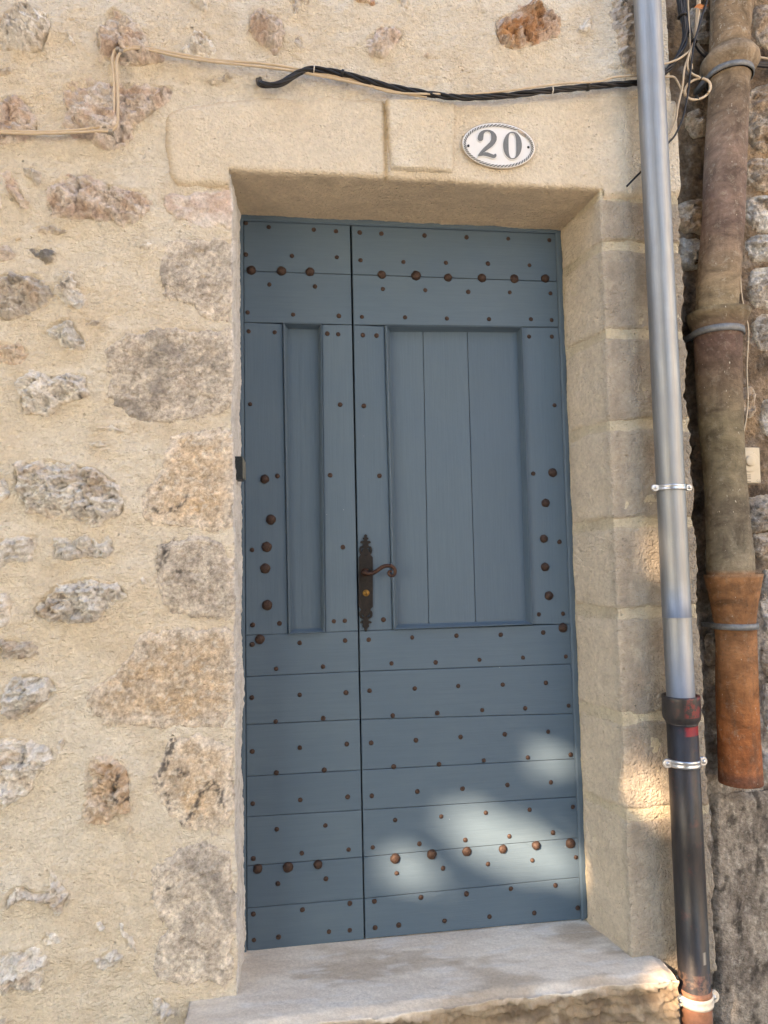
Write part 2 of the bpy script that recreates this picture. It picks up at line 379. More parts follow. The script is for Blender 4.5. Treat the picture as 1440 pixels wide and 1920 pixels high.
def mortar_h(X, Z):
    h = 0.010*fbm(X*3.1, Z*3.1, 3, 3) + 0.006*fbm(X*11, Z*11, 5, 3) + 0.0032*fbm(X*34+Z*14, Z*56, 8, 3) + 0.0016*noise(X*95+Z*40, Z*125, 9)
    return h
def mortar_c(X, Z):
    n = fbm(X*2.6, Z*2.6, 21, 4); k = fbm(X*14, Z*14, 22, 4)
    c = lerp((0.70, 0.65, 0.55), (0.68, 0.61, 0.49), sstep(-0.3, 0.35, n))
    c = lerp(c, (0.73, 0.68, 0.58), sstep(0.1, 0.5, k)*0.6)
    c = lerp(c, (0.61, 0.525, 0.40), sstep(0.15, 0.55, fbm(X*7, Z*5, 24, 4))*0.5)
    return c
Lrev = math.hypot(XL-XC, YD); UL = np.array([XL-XC, YD])/Lrev
def map_left(S, Z, H):
    t = S-XC+0.004*noise(Z*9, Z*0+3.3, 41)+0.002*noise(Z*37, Z*0, 42)
    tp = np.maximum(t, 0); w = sstep(-0.012, 0.012, t)
    bx = np.where(t < 0, S, XC+tp*UL[0]); by = tp*UL[1]
    nx = w*UL[1]; ny = -(1-w)-w*UL[0]; l = np.hypot(nx, ny)
    return np.stack([bx+H*nx/l, by+H*ny/l, Z], -1)
def axis(parts):                          # non-uniform axis from (a, b, step) pieces
    r = [np.arange(a, b-1e-9, s) for a, b, s in parts]; r.append(np.array([parts[-1][1]])); return np.concatenate(r)

# ---- stones: outlines traced in the photograph, laid on the wall face
# type: w white limestone, p pink, t tan/ochre, q dressed quoin, o ochre quoin, s slate, g grey
ST = [
 ('w', 20, [(-6,43),(20,20),(53,12),(77,25),(100,40),(100,67),(90,84),(80,106),(40,104),(-6,100)]),
 ('w', 8, [(118,36),(130,30),(142,29),(141,36),(125,39)]), ('w', 9, [(118,58),(126,60),(144,85),(142,94),(132,88)]),
 ('g', 10, [(-6,130),(10,128),(22,128),(30,138),(20,147),(-6,152)]),
 ('p', 13, [(180,58),(195,50),(195,28),(215,15),(245,38),(272,52),(275,75),(295,98),(313,113),(290,124),(245,131),(200,120),(182,100)]),
 ('w', 14, [(345,95),(358,75),(365,62),(380,58),(398,70),(409,95),(405,108),(350,118),(343,110)]),
 ('g', 7, [(380,150),(400,146),(418,143),(438,148),(436,153),(410,156),(383,157)]),
 ('w', 7, [(52,175),(70,173),(90,178),(85,185),(68,181)]),
 ('p', 13, [(-6,190),(25,181),(45,185),(60,205),(74,235),(75,255),(45,268),(15,277),(-6,278)]),
 ('p', 12, [(118,165),(140,150),(175,155),(200,152),(225,158),(300,160),(328,165),(325,185),(305,205),(275,225),(255,240),(250,265),(225,280),(180,278),(165,262),(135,265),(120,240),(125,210),(115,180)]),
 ('p', 11, [(5,325),(18,318),(28,335),(40,355),(52,380),(50,392),(38,395),(22,375),(10,350)]),
 ('g', 10, [(45,318),(60,313),(78,320),(80,335),(75,352),(65,350),(50,335)]),
 ('p', 14, [(90,350),(110,332),(160,327),(190,340),(225,352),(270,358),(285,375),(280,400),(270,412),(245,425),(190,415),(140,418),(100,412),(87,395),(85,372)]),
 ('w', 9, [(-6,360),(5,365),(8,385),(3,395),(-6,392)]),
 ('g', 10, [(52,433),(70,425),(85,420),(105,428),(125,428),(130,437),(155,433),(165,437),(130,441),(90,440)]),
 ('w', 8, [(253,462),(270,455),(290,460),(293,466),(268,468)]),
 ('s', 11, [(50,472),(65,464),(90,466),(108,480),(102,492),(93,505),(83,507),(78,490)]),
 ('p', 10, [(-6,463),(20,462),(27,475),(28,490),(10,492),(-6,490)]),
 ('p', 4, [(305,368),(340,362),(380,355),(445,352),(445,435),(400,430),(350,420),(318,405),(302,385)]),
 ('q', 5, [(310,460),(330,448),(400,445),(445,452),(445,600),(380,602),(370,585),(345,572),(320,565),(300,540),(300,500)]),
 ('g', 13, [(-6,520),(15,513),(40,518),(65,513),(85,530),(98,572),(85,585),(72,580),(62,590),(40,600),(15,610),(-6,605)]),
 ('w', 16, [(107,540),(115,520),(130,513),(142,525),(150,540),(162,548),(160,575),(150,585),(135,588),(115,575),(106,560)]),
 ('w', 15, [(85,620),(105,605),(130,598),(142,603),(145,618),(160,632),(165,650),(155,662),(135,660),(112,655),(112,645),(98,635)]),
 ('g', 8, [(160,605),(172,597),(185,600),(189,610),(175,614),(160,612)]),
 ('t', 13, [(-6,645),(20,643),(45,648),(63,662),(58,672),(45,690),(20,690),(-6,680)]),
 ('w', 16, [(32,703),(60,695),(80,700),(110,705),(140,700),(165,703),(168,725),(160,752),(130,757),(105,760),(100,778),(70,784),(43,780),(36,745)]),
 ('q', 6, [(195,660),(205,640),(230,625),(280,617),(340,615),(400,618),(445,615),(445,755),(420,770),(380,785),(330,793),(245,793),(230,775),(210,755),(200,700)]),
 ('w', 8, [(185,802),(200,795),(225,798),(231,805),(220,810),(190,808)]), ('w', 8, [(160,836),(185,828),(218,838),(215,844),(165,843)]), ('w', 6, [(60,838),(85,830),(92,834),(70,842)]),
 ('w', 20, [(25,880),(50,862),(90,860),(140,872),(175,872),(200,890),(220,905),(230,930),(240,955),(228,972),(205,978),(175,995),(140,980),(90,975),(55,965),(42,945),(30,915)]),
 ('w', 10, [(-6,885),(12,892),(22,912),(25,930),(10,945),(-6,950)]),
 ('o', 6, [(320,815),(370,805),(420,803),(445,815),(445,993),(380,995),(320,990),(268,988),(262,950),(272,925),(290,895),(305,860)]),
 ('w', 11, [(-6,1010),(30,1005),(50,998),(78,1003),(76,1020),(65,1050),(45,1052),(20,1060),(-6,1075)]),
 ('w', 12, [(97,1010),(115,1005),(150,1003),(175,1012),(200,1005),(220,1015),(218,1038),(195,1050),(170,1052),(125,1055),(98,1050)]),
 ('w', 7, [(232,1063),(245,1060),(257,1068),(245,1074)]), ('w', 8, [(262,1090),(272,1080),(282,1092),(275,1100),(263,1098)]),
 ('w', 19, [(62,1145),(75,1120),(110,1095),(140,1085),(165,1078),(190,1090),(225,1093),(243,1110),(245,1125),(225,1133),(205,1140),(190,1165),(160,1172),(110,1170),(80,1165),(65,1155)]),
 ('w', 12, [(-6,1110),(10,1112),(22,1130),(25,1155),(18,1178),(-6,1185)]),
 ('q', 8, [(300,1015),(330,1005),(380,1005),(410,1010),(425,1035),(445,1050),(445,1160),(400,1167),(350,1150),(305,1150),(293,1100),(294,1050)]),
 ('g', 11, [(-6,1197),(20,1195),(55,1200),(72,1228),(55,1235),(20,1240),(-6,1242)]),
 ('o', 7, [(160,1300),(200,1270),(235,1240),(255,1200),(262,1185),(320,1180),(380,1175),(445,1180),(445,1365),(330,1367),(250,1365),(185,1350),(165,1330)]),
 ('w', 17, [(5,1290),(30,1270),(60,1260),(95,1268),(112,1285),(105,1310),(85,1325),(60,1345),(35,1355),(10,1345),(0,1320)]),
 ('w', 14, [(-6,1377),(15,1375),(50,1385),(75,1395),(100,1400),(110,1415),(85,1440),(65,1470),(40,1500),(15,1515),(-6,1525)]),
 ('w', 10, [(101,1402),(114,1384),(126,1379),(128,1402),(113,1418)]),
 ('t', 12, [(165,1425),(180,1415),(205,1412),(225,1420),(247,1440),(248,1500),(240,1530),(210,1540),(185,1550),(155,1545),(150,1530),(160,1500),(160,1450)]),
 ('g', 7, [(233,1555),(245,1547),(247,1557),(236,1567)]),
 ('o', 6, [(315,1380),(370,1375),(405,1380),(433,1400),(441,1402),(441,1545),(400,1562),(350,1555),(310,1520),(285,1475),(283,1460),(300,1420)]),
 ('q', 7, [(280,1680),(285,1640),(300,1615),(340,1585),(380,1575),(405,1590),(441,1595),(441,1842),(390,1845),(330,1850),(290,1825),(285,1800),(300,1760),(315,1740),(290,1715)]),
 ('w', 19, [(5,1690),(15,1668),(30,1655),(50,1655),(65,1665),(88,1670),(88,1645),(98,1630),(115,1650),(135,1670),(130,1690),(115,1710),(98,1708),(75,1690),(50,1690),(30,1690),(12,1712)]),
 ('w', 10, [(78,1748),(90,1742),(110,1745),(127,1755),(120,1765),(90,1773),(83,1765)]), ('w', 8, [(182,1730),(193,1726),(202,1738),(195,1746),(183,1742)]),
 ('w', 9, [(229,1735),(235,1733),(250,1758),(259,1782),(253,1787),(240,1775),(230,1755)]), ('w', 11, [(178,1800),(195,1783),(220,1778),(237,1785),(235,1800),(215,1815),(190,1818)]),
 ('w', 12, [(-6,1782),(40,1775),(72,1770),(90,1790),(92,1830),(85,1850),(50,1855),(10,1868),(-6,1868)]),
 ('w', 11, [(283,1875),(300,1862),(315,1870),(325,1890),(327,1905),(310,1912),(285,1900)]), ('w', 10, [(-6,1910),(15,1908),(22,1920),(22,1935),(-6,1935)]),
 ('w', 6, [(243,1637),(248,1634),(251,1645),(244,1647)]),
 ('p', 15, [(460,60),(470,25),(490,15),(510,25),(530,40),(537,65),(530,90),(520,110),(508,105),(500,85),(475,75)]),
 ('g', 11, [(535,5),(550,-6),(580,-6),(582,10),(575,22),(565,12),(555,40),(548,38),(545,15)]),
 ('r', 10, [(660,-6),(705,-6),(700,12),(680,16),(665,12)]), ('g', 10, [(740,-6),(765,-6),(767,15),(762,30),(755,15),(742,8)]),
 ('p', 12, [(680,77),(700,62),(725,50),(750,58),(760,70),(745,85),(715,112),(700,108),(685,92)]),
 ('t', 6, [(795,100),(808,98),(806,110),(797,108)]), ('g', 8, [(547,75),(560,68),(570,80),(566,102),(552,92)]),
 ('r', 15, [(925,55),(930,38),(960,22),(985,12),(1010,5),(1020,15),(1030,30),(1050,45),(1052,70),(1025,75),(1000,90),(970,98),(940,92),(928,75)]),
 ('w', 9, [(1085,52),(1100,35),(1113,32),(1113,50),(1105,62),(1090,60)]), ('w', 11, [(355,-6),(392,-6),(392,20),(380,30),(365,15)]),
 ('g', 9, [(1143,-6),(1215,-6),(1215,140),(1178,138),(1160,130),(1155,80),(1146,30)]),
 ('w', 5, [(84,1150-700),(96,446),(100,452),(88,456)]), ('t', 5, [(28,447),(36,443),(40,449),(30,452)]), ('w', 5, [(264,560),(272,556),(275,575),(267,578)]),
]
MARK = [([(288,952),(300,960),(315,958),(330,955),(345,942),(352,932)],6), ([(300,905),(300,922)],2), ([(308,1020),(312,1035),(305,1055),(297,1065)],10), ([(335,1070),(342,1074)],6),
 ([(325,1385),(318,1410),(305,1440),(300,1465)],11), ([(335,1445),(350,1455)],11), ([(365,1520),(375,1490),(390,1470),(402,1468),(413,1485),(415,1510)],8), ([(335,1548),(365,1522)],6),
 ([(222,1450),(218,1475)],8), ([(217,1495),(245,1495)],9), ([(46,1412),(41,1460)],2.2), ([(153,738),(155,755)],4), ([(160,895),(175,898)],3), ([(166,935),(166,957)],3), ([(318,1665)],7), ([(312,1485),(318,1515)],5)]
MARKW = [([tuple(bp(x, y, 0)[[0, 2]]) for x, y in L], w*0.00145) for L, w in MARK]
PAL = {'w': ((0.77,0.755,0.715), (0.68,0.65,0.605), (0.60,0.525,0.44)), 'p': ((0.68,0.605,0.55), (0.60,0.48,0.405), (0.71,0.665,0.62)), 't': ((0.56,0.44,0.325), (0.64,0.56,0.47), (0.48,0.35,0.235)),
       'q': ((0.47,0.42,0.36), (0.57,0.525,0.455), (0.42,0.385,0.34)), 'o': ((0.56,0.455,0.335), (0.53,0.445,0.345), (0.56,0.43,0.285)), 's': ((0.165,0.165,0.17), (0.22,0.215,0.21), (0.30,0.27,0.22)),
       'g': ((0.54,0.51,0.47), (0.42,0.38,0.34), (0.49,0.41,0.33)), 'r': ((0.55,0.35,0.20), (0.55,0.45,0.38), (0.47,0.25,0.12))}
def stone_surface(ty, H, P, S, Z, sd, seed, base):
    r = np.random.default_rng(seed); quoin = ty in 'qo'
    size = math.sqrt(max(1e-5, (P[:, 0].max()-P[:, 0].min())*(P[:, 1].max()-P[:, 1].min())))
    if quoin or H <= 0.0045:
        h = base + H*sstep(-0.002, 0.014, sd) + 0.0028*fbm(S*22, Z*22, seed, 4) - 0.004*sstep(0.1, 0.5, noise(S*70, Z*55, seed+3))*sstep(0.0, 0.02, sd)
        h += 0.0016*noise(S*150, Z*110, seed+9) + 0.004*fbm(S*6, Z*6, seed+1, 2)
    else:
        k = int(5+size*60); cx = r.uniform(P[:, 0].min(), P[:, 0].max(), k); cz = r.uniform(P[:, 1].min(), P[:, 1].max(), k)
        sx = S+0.012*fbm(S*25, Z*25, seed+4, 3); sz = Z+0.012*fbm(S*25, Z*25, seed+5, 3)
        D = (sx[..., None]-cx)**2+(sz[..., None]-cz)**2; i = np.argmin(D, -1)
        tx, tz, b = r.uniform(-.45, .45, k), r.uniform(-.55, .45, k), r.uniform(-1, 1, k)
        fac = np.clip(tx[i]*(sx-cx[i])+tz[i]*(sz-cz[i]), -0.009, 0.009)+b[i]*0.006*min(1, H/0.014)
        w = min(0.03, size*0.3)
        h = base + H*(1-np.exp(-np.maximum(sd, 0)/w))*1.05 + 0.003*sstep(-0.001, 0.004, sd)
        inn = sstep(0.0, 0.018, sd); am = H/0.015
        h += inn*(fac*1.0 + am*0.012*(ridge(S*14, Z*24, seed, 5)-0.35) + am*0.008*fbm(S*50, Z*80, seed+2, 4, .7)) + 0.0022*noise(S*120, Z*150, seed+8)
    return np.where(sd < 0, h-np.clip(-sd, 0, 1)*2.2-0.002, h)
def stone_color(ty, S, Z, sd, seed):
    a, b, c = PAL[ty]; r = np.random.default_rng(seed+5); v = r.uniform(0.9, 1.08)
    C = lerp(a, b, sstep(-0.25, 0.3, fbm(S*16, Z*16, seed, 4)))
    C = lerp(C, c, sstep(0.05, 0.45, fbm(S*9+5, Z*13, seed+7, 4))*0.85)
    if ty == 'r': C = lerp(C, (0.56, 0.45, 0.39), sstep(-0.05, 0.25, fbm(S*12, Z*12, seed+17, 3))*0.8)
    if ty in 'qo':
        C = lerp(C, (0.66, 0.60, 0.52), np.clip(sstep(0.05, 0.004, sd+0.022*fbm(S*20, Z*20, seed+2, 3))*0.85, 0, 1))
        C = lerp(C, (0.20, 0.165, 0.13), sstep(0.08, 0.45, fbm(S*75, Z*75, seed+11, 3, .65))*0.4)
        C = lerp(C, (0.66, 0.60, 0.51), sstep(0.12, 0.42, fbm(S*42, Z*50, seed+12, 4, .65))*0.75)
        if ty == 'q': C = lerp(C, (0.26, 0.24, 0.22), sstep(0.1, 0.5, fbm(S*7, Z*7, seed+13, 4))*0.6)
    else:
        C = lerp(C, (0.66, 0.62, 0.57), sstep(0.15, 0.5, fbm(S*40, Z*40, seed+12, 3))*0.45)
        C = lerp(C, (0.66, 0.585, 0.46), sstep(0.010, -0.002, sd+0.01*fbm(S*45, Z*45, seed+3, 3))*0.8)
    return C*v
POLY = []
for ty, H, L in ST:
    P = [tuple(bp(x, y, 0)[[0, 2]]) for x, y in L]; POLY.append((ty, H*0.001*(1.0 if ty in 'qos' or H < 7 else 1.75), np.array(chaikin(P, 1 if ty in 'qo' else 1))))

# the mortar coat: one sheet that turns round the left jamb
XS = axis([(XLEFT, -1.25, 0.02), (-1.25, XC-0.03, 0.0042), (XC-0.03, XC+0.03, 0.003), (XC+0.03, XC+Lrev+0.01, 0.005), (XC+Lrev+0.01, XEND, 0.0045)])
ZS = axis([(ZBOT, -0.25, 0.02), (-0.25, 2.75, 0.0042), (2.75, ZTOP, 0.02)])
S, Z = np.meshgrid(XS, ZS); ZOPEN = ZB+0.03
H = mortar_h(S, Z); Cm = mortar_c(S, Z)
near = np.zeros_like(H)
for ty, hh, P in POLY:
    x0, z0 = P.min(0)-0.06; x1, z1 = P.max(0)+0.06
    i0, i1 = np.searchsorted(XS, [x0, x1]); j0, j1 = np.searchsorted(ZS, [z0, z1])
    if i1 <= i0 or j1 <= j0: continue
    sd = sdist(P, S[j0:j1, i0:i1], Z[j0:j1, i0:i1]); sl_ = (slice(j0, j1), slice(i0, i1))
    H[sl_] += hh*(0.26+0.42*noise(S[sl_]*14, Z[sl_]*14, 63))*np.exp(-np.maximum(-sd, 0)/0.022)*sstep(0.012, 0.0, sd) - 0.006*sstep(0.0, 0.03, sd)
    near[sl_] = np.maximum(near[sl_], np.exp(-np.maximum(-sd, 0)/0.015))
Cm = lerp(Cm, (0.63, 0.545, 0.42), near*0.35*sstep(-0.2, 0.3, fbm(S*18, Z*18, 61, 3)))
openz = Z < ZOPEN
Mp = map_left(S, Z, H)
flat = np.stack([S, -H, Z], -1)
V = np.where(openz[..., None], Mp, flat)
wre = sstep(XC-0.004, XC+0.006, S)*openz           # limewashed jamb, whitened further in place of bright side light
Cm = np.where((wre > 0)[..., None], lerp(Cm, lerp((0.80, 0.79, 0.77), (0.66, 0.64, 0.60), sstep(0, .45, fbm(S*30, Z*14, 77, 4))), wre*0.95), Cm)
kc = ~(openz[:-1, :-1] & (S[:-1, 1:] > XC+Lrev+0.012)); kc &= ~((openz[:-1, :-1] != openz[1:, :-1]) & (S[:-1, 1:] > XC))
Vc, Qc, Cc = compact(V.reshape(-1, 3), gridfaces(len(ZS), len(XS), kc), Cm.reshape(-1, 3))
add('mortar_coat', Vc, Qc[:, ::-1] if False else Qc, M_MORTAR, wall, True, Cc)

for k, (ty, hh, P) in enumerate(POLY):
    x0, z0 = P.min(0)-0.012; x1, z1 = P.max(0)+0.012; ds = 0.0030 if (x1-x0) < 0.12 else 0.0036
    xs = np.arange(x0, x1, ds); zs = np.arange(z0, z1, ds); s, z = np.meshgrid(xs, zs)
    wx = 0.020*fbm(s*22, z*22, k*7+1, 4, .6); wz = 0.020*fbm(s*22, z*22, k*7+2, 4, .6); f = min(1, (x1-x0)/0.09)
    if ty in 'qo': sd = sdist(P, s+wx, z+wz)
    else: sd = sdist(P, s+wx*f, z+wz*f)
    h = stone_surface(ty, hh, P, s, z, sd, 100+k*13, mortar_h(s, z)*0.6)
    C = stone_color(ty, s, z, sd, 100+k*13)
    mk = np.zeros_like(s)
    for L, w in MARKW:
        if L[0][0] < x0-.02 or L[0][0] > x1+.02 or L[0][1] < z0-.02 or L[0][1] > z1+.02: continue
        mk = np.maximum(mk, sstep(w*1.15, w*0.2, ldist(L, s, z)+0.6*w*noise(s*70, z*70, 5)))
    mk *= sstep(-0.3, 0.25, fbm(s*95, z*75, 33+k, 3)+0.05); C = lerp(C, (0.05, 0.05, 0.053), mk*0.85)
    if k == 45:
        hx, hz = bp(215, 1478, 0)[[0, 2]]; d = np.hypot(s-hx, z-hz); h = h-0.03*sstep(0.0085, 0.005, d)
    if x1 > XC-0.02 and z1 < ZOPEN:
        wr = sstep(XC-0.006, XC+0.004, s); C = lerp(C, lerp((0.80, 0.79, 0.77), (0.66, 0.64, 0.60), sstep(0, .45, fbm(s*30, z*14, 77, 4))), wr*0.9)  # corner stones share the jamb's limewash and painted side light
        V = map_left(s, z, h)
    else: V = np.stack([s, -h, z], -1)
    kp = (sd > -0.010); kq = kp[:-1, :-1] & kp[1:, :-1] & kp[:-1, 1:] & kp[1:, 1:]
    Vc, Qc, Cc = compact(V.reshape(-1, 3), gridfaces(len(zs), len(xs), kq), C.reshape(-1, 3))
    if len(Qc): add('corner_stone' if ty in 'qo' else 'stone', Vc, Qc, M_QUOIN if ty in 'qo' else M_STONE, wall, True, Cc)

# ---- lintel with its soffit, and the keystone
LP = [tuple(bp(x, y, 0)[[0, 2]]) for x, y in [(312,205),(420,190),(520,180),(640,182),(730,190),(870,192),(1000,188),(1130,178),(1230,182),(1290,195),(1300,250),(1298,330),(1280,372),(1200,378),(1128,374),(1112,400),(900,400),(600,400),(455,400),(436,352),(340,356),(318,330),(308,270)]]
LP = np.array(chaikin(LP, 2))
TSO = math.hypot(YD, ZDT-ZB)
xs = axis([(bp(300, 300, 0)[0], XEND+0.012, 0.0042)]); ts = axis([(-TSO-0.012, -0.03, 0.007), (-0.03, 0.03, 0.0028), (0.03, bp(800, 150, 0)[2]-ZB, 0.0042)])
s, t = np.meshgrid(xs, ts)
zb = ZB + 0.0035*noise(s*7, s*0+1, 91)+0.0015*noise(s*40, s*0, 92) - 0.004*sstep(bp(850, 300, 0)[0]-.004, bp(850, 300, 0)[0]+.004, s)
inop = (s > XC-0.004) & (s < XCR+0.004)
z = zb+t
sd = np.where(inop & (t < 0.05), sdist(LP, s, np.maximum(z, ZB+0.02)), sdist(LP, s+0.006*fbm(s*20, z*20, 3, 3), z+0.006*fbm(s*20, z*20, 4, 3)))
h = 0.011*sstep(-0.004, 0.022, sd)+0.006*fbm(s*4, z*4, 3, 2)+0.0025*fbm(s*22, z*22, 94, 4)+0.0012*noise(s*110, z*110, 95)
h = np.where(sd < 0, h-np.maximum(-sd, 0)*1.5-0.004, h)
gap = sstep(0.012, 0.0, np.abs(s-bp(722, 260, 0)[0]))*sstep(-0.03, 0.0, t); h = h-0.006*gap
tp = np.maximum(-t, 0); w = sstep(0.012, -0.012, t)
uz, uy = (ZDT-ZB)/TSO, YD/TSO
ny = -(1-w)+w*uz*0.3; nz = -w; l = np.hypot(ny, nz)
Vso = np.stack([s, tp*uy+h*ny/l, np.where(t < 0, zb+tp*uz, zb+t)+h*nz/l], -1)
Vfr = np.stack([s, -h, z], -1)
V = np.where(inop[..., None], Vso, Vfr)
C = lerp((0.69, 0.625, 0.51), (0.66, 0.58, 0.455), sstep(-0.2, 0.4, fbm(s*3, z*3, 96, 4)))
C = lerp(C, (0.53, 0.385, 0.205), sstep(0.02, 0.0, np.abs(sd))*0.35)
C = lerp(C, (0.50, 0.36, 0.18), 0.75*gap); C = lerp(C, (0.60, 0.49, 0.345), inop*sstep(0.01, -0.01, t)*0.8)  # soffit tinted warmer and darker: bounce light and shade put into the colour
kp = (sd > -0.012) & (inop | (t > -0.09)); kq = kp[:-1, :-1] & kp[1:, :-1] & kp[:-1, 1:] & kp[1:, 1:]
kq &= (inop[:-1, :-1] == inop[:-1, 1:]) | (t[:-1, :-1] > -0.014)
Vc, Qc, Cc = compact(V.reshape(-1, 3), gridfaces(len(ts), len(xs), kq), C.reshape(-1, 3))
add('lintel', Vc, Qc, M_LINTEL, wall, True, Cc)
KP = [tuple(bp(x, y, -0.02)[[0, 2]]) for x, y in [(722,182),(790,184),(855,188),(853,300),(849,323),(732,318),(726,250)]]; KP = np.array(KP)
x0, z0 = KP.min(0)-0.01; x1, z1 = KP.max(0)+0.01
s, z = np.meshgrid(np.arange(x0, x1, 0.0035), np.arange(z0, z1, 0.0035)); sd = sdist(KP, s+0.002*noise(s*40, z*40, 2), z+0.002*noise(s*40, z*40, 4))
sdk = np.minimum(sd, 0.02); wk = 0.009+0.03*sstep(x1-.10, x1-.02, s)+0.03*sstep(z1-.06, z1-.02, z); h = (0.0250-0.006*sstep(x1-.08, x1-.02, s))*sstep(-0.006, 0.009, sd)+0.0035*fbm(s*18, z*18, 99, 3)+0.001*noise(s*120, z*120, 98)+0.004*fbm(s*4, z*4, 3, 2); h = np.where(sd < 0, h-0.02, h)
C = lerp((0.70, 0.64, 0.525), (0.665, 0.59, 0.465), sstep(-0.2, 0.4, fbm(s*6, z*6, 97, 4))); C = lerp(C, (0.52, 0.37, 0.185), sstep(x0+0.03, x0+0.012, s)*0.7)  # dark yellow left band paints the shade along the keystone's edge
kp = sd > -0.008; kq = kp[:-1, :-1] & kp[1:, :-1] & kp[:-1, 1:] & kp[1:, 1:]
Vc, Qc, Cc = compact(np.stack([s, -h, z], -1).reshape(-1, 3), gridfaces(s.shape[0], s.shape[1], kq), C.reshape(-1, 3))
add('keystone', Vc, Qc, M_LINTEL, wall, True, Cc)

# ---- right door surround: dressed blocks that turn into the splayed reveal, flush yellow joints
LR = math.hypot(XRR-XCR, YD); UR = np.array([XRR-XCR, YD])/LR; LF = XEND-XCR
def map_right(S, Z, H):
    lean = 0.003*noise(Z*6, Z*0+8, 45); t = S
    tn = np.maximum(-t, 0); w = sstep(0.012, -0.012, t)
    bx = np.where(t > 0, XCR+t, XCR+tn*UR[0])+lean*(t < LF*0.8); by = tn*UR[1]
    nx = -w*UR[1]; ny = -(1-w)+w*UR[0]; l = np.hypot(nx, ny)
    end = np.maximum(t-LF, 0)                         # the wall end turns back
    rag = (0.020*fbm(Z*6, Z*0+2, 46, 4)+0.008*noise(Z*45, Z*0, 47))*sstep(LF-0.05, LF, t); bx = np.where(t > LF, XCR+LF+0.02*(1-np.exp(-end/0.02)), bx)+rag; by = np.where(t > LF, end*1.0, by)
    return np.stack([bx+H*nx/l, by+H*ny/l, Z], -1)
def block_grid(z0, z1, warp, hfun, cfun, name, mat, seed, inset):
    ss = axis([(-LR-0.004, -0.02, 0.006), (-0.02, 0.02, 0.0028), (0.02, LF, 0.005), (LF, LF+0.16, 0.012)]); zs = np.arange(z0, z1+0.004, 0.0048)
    s, z = np.meshgrid(ss, zs); sd = np.minimum(z-z0, z1-z)+warp*fbm(s*9, z*9, seed, 3)
    if inset: sd = np.minimum(sd, (s+LR-0.012)+0.006*fbm(z*12, s*12, seed+1, 3))
    edge = 0.006*sstep(0.0, LF, s)*fbm(z*9, s*0, 57, 3)
    h = hfun(s, z, sd)+edge
    C = cfun(s, z, sd); return add(name, map_right(s, z, h).reshape(-1, 3), gridfaces(*s.shape), mat, wall, True, C.reshape(-1, 3))
def jh(s, z, sd): return 0.003+0.004*fbm(s*9, z*9, 51, 3)+0.0015*noise(s*90, z*90, 52)
def jc(s, z, sd): return lerp((0.60, 0.535, 0.395), (0.54, 0.48, 0.36), sstep(-.2, .4, fbm(s*8, z*8, 53, 3)))
block_grid(-0.03, ZB+0.035, 0, jh, jc, 'joint_mortar', M_MORTAR, 50, False)
JY = [(1128, 372), (1138, 462), (1146, 628), (1150, 797), (1157, 981), (1164, 1150), (1174, 1347), (1181, 1527), (1190, 1822)]
JZ = [bp(x, y, 0)[2] for x, y in JY]
for k in range(len(JZ)-1):
    def bh(s, z, sd, k=k):
        h = 0.0075*sstep(-0.004, 0.012, sd)+0.007*fbm(s*3+k*9, z*3, 60+k, 2)*sstep(0, .05, sd)+0.0032*fbm(s*16, z*16, 61+k, 4)+0.0016*noise(s*70, z*70, 64)
        return np.where(sd < 0, h-0.010, h)
    def bc(s, z, sd, k=k):
        c = lerp((0.39, 0.345, 0.28), (0.335, 0.295, 0.24), sstep(-.25, .35, fbm(s*5, z*5, 65+k*3, 4)))
        c = lerp(c, (0.64, 0.565, 0.445), sstep(0.02, -0.03, s)*0.85)  # reveal face of the same stone painted paler, standing in for light
        c = lerp(c, (0.52, 0.46, 0.36), sstep(.15, .5, fbm(s*14, z*14, 66+k, 4))*0.4)
        c = lerp(c, (0.30, 0.24, 0.185), sstep(.1, .5, fbm(s*9+3, z*4, 69+k, 4))*sstep(0, 0.05, s)*0.5)
        return lerp(c, (0.55, 0.465, 0.31), sstep(0.012, -0.004, sd)*0.7)
    j = 0.011
    block_grid(JZ[k+1]+(j if k < len(JZ)-2 else -0.02), JZ[k]-j*(1.0 if k else 0.4), 0.012, bh, bc, 'surround_block', M_BLOCK, 70+k*5, True)

# ---- doorstep: worn top, broken front face
fe = [bpz(1275, 1829), bpz(1261, 1831), bpz(1013, 1857), bpz(817, 1886), bpz(608, 1912), bpz(450, 1934), bpz(345, 1950)]
fx = np.array([p[0] for p in fe])[::-1]; fy = np.array([p[1] for p in fe])[::-1]
X0, X1 = bpz(352, 1893)[0], bpz(1268, 1824)[0]
us = np.arange(X0, X1+0.002, 0.004); dep = np.concatenate([np.linspace(0, 1, 75), 1+np.arange(1, 55)*0.0055])
u, v = np.meshgrid(us, dep); yf = np.interp(u, fx, fy)+0.012*fbm(u*7, u*0, 301, 5, .55)+0.003*noise(u*45, u*0, 302)
yb = np.where(u < XC, 0.02, np.where(u > XCR, 0.03, YD+0.03)) if False else np.full_like(u, YD+0.03)
top = v <= 1; dn = np.maximum(v-1, 0)
y = np.where(top, yb+(yf-yb)*v, yf); z = np.where(top, 0.003*fbm(u*5, y*5, 303, 3)+0.0012*fbm(u*30, y*50, 304, 3)-0.010*sstep(0.90, 1.0, v)-0.010*sstep(.05, .4, noise(u*14, u*0+4, 309))*sstep(.88, 1, v)-0.010*sstep(X1-.03, X1, u), -0.006-dn)
rel = 0.022*(ridge(u*6, dn*26, 305, 5)-0.4)+0.013*fbm(u*26, dn*60, 306, 4, .65); y = y-np.where(top, 0, rel*sstep(0, 0.03, dn)-0.012*sstep(0, 0.05, dn))
x = u+np.where(u > X1-0.01, 0, 0)
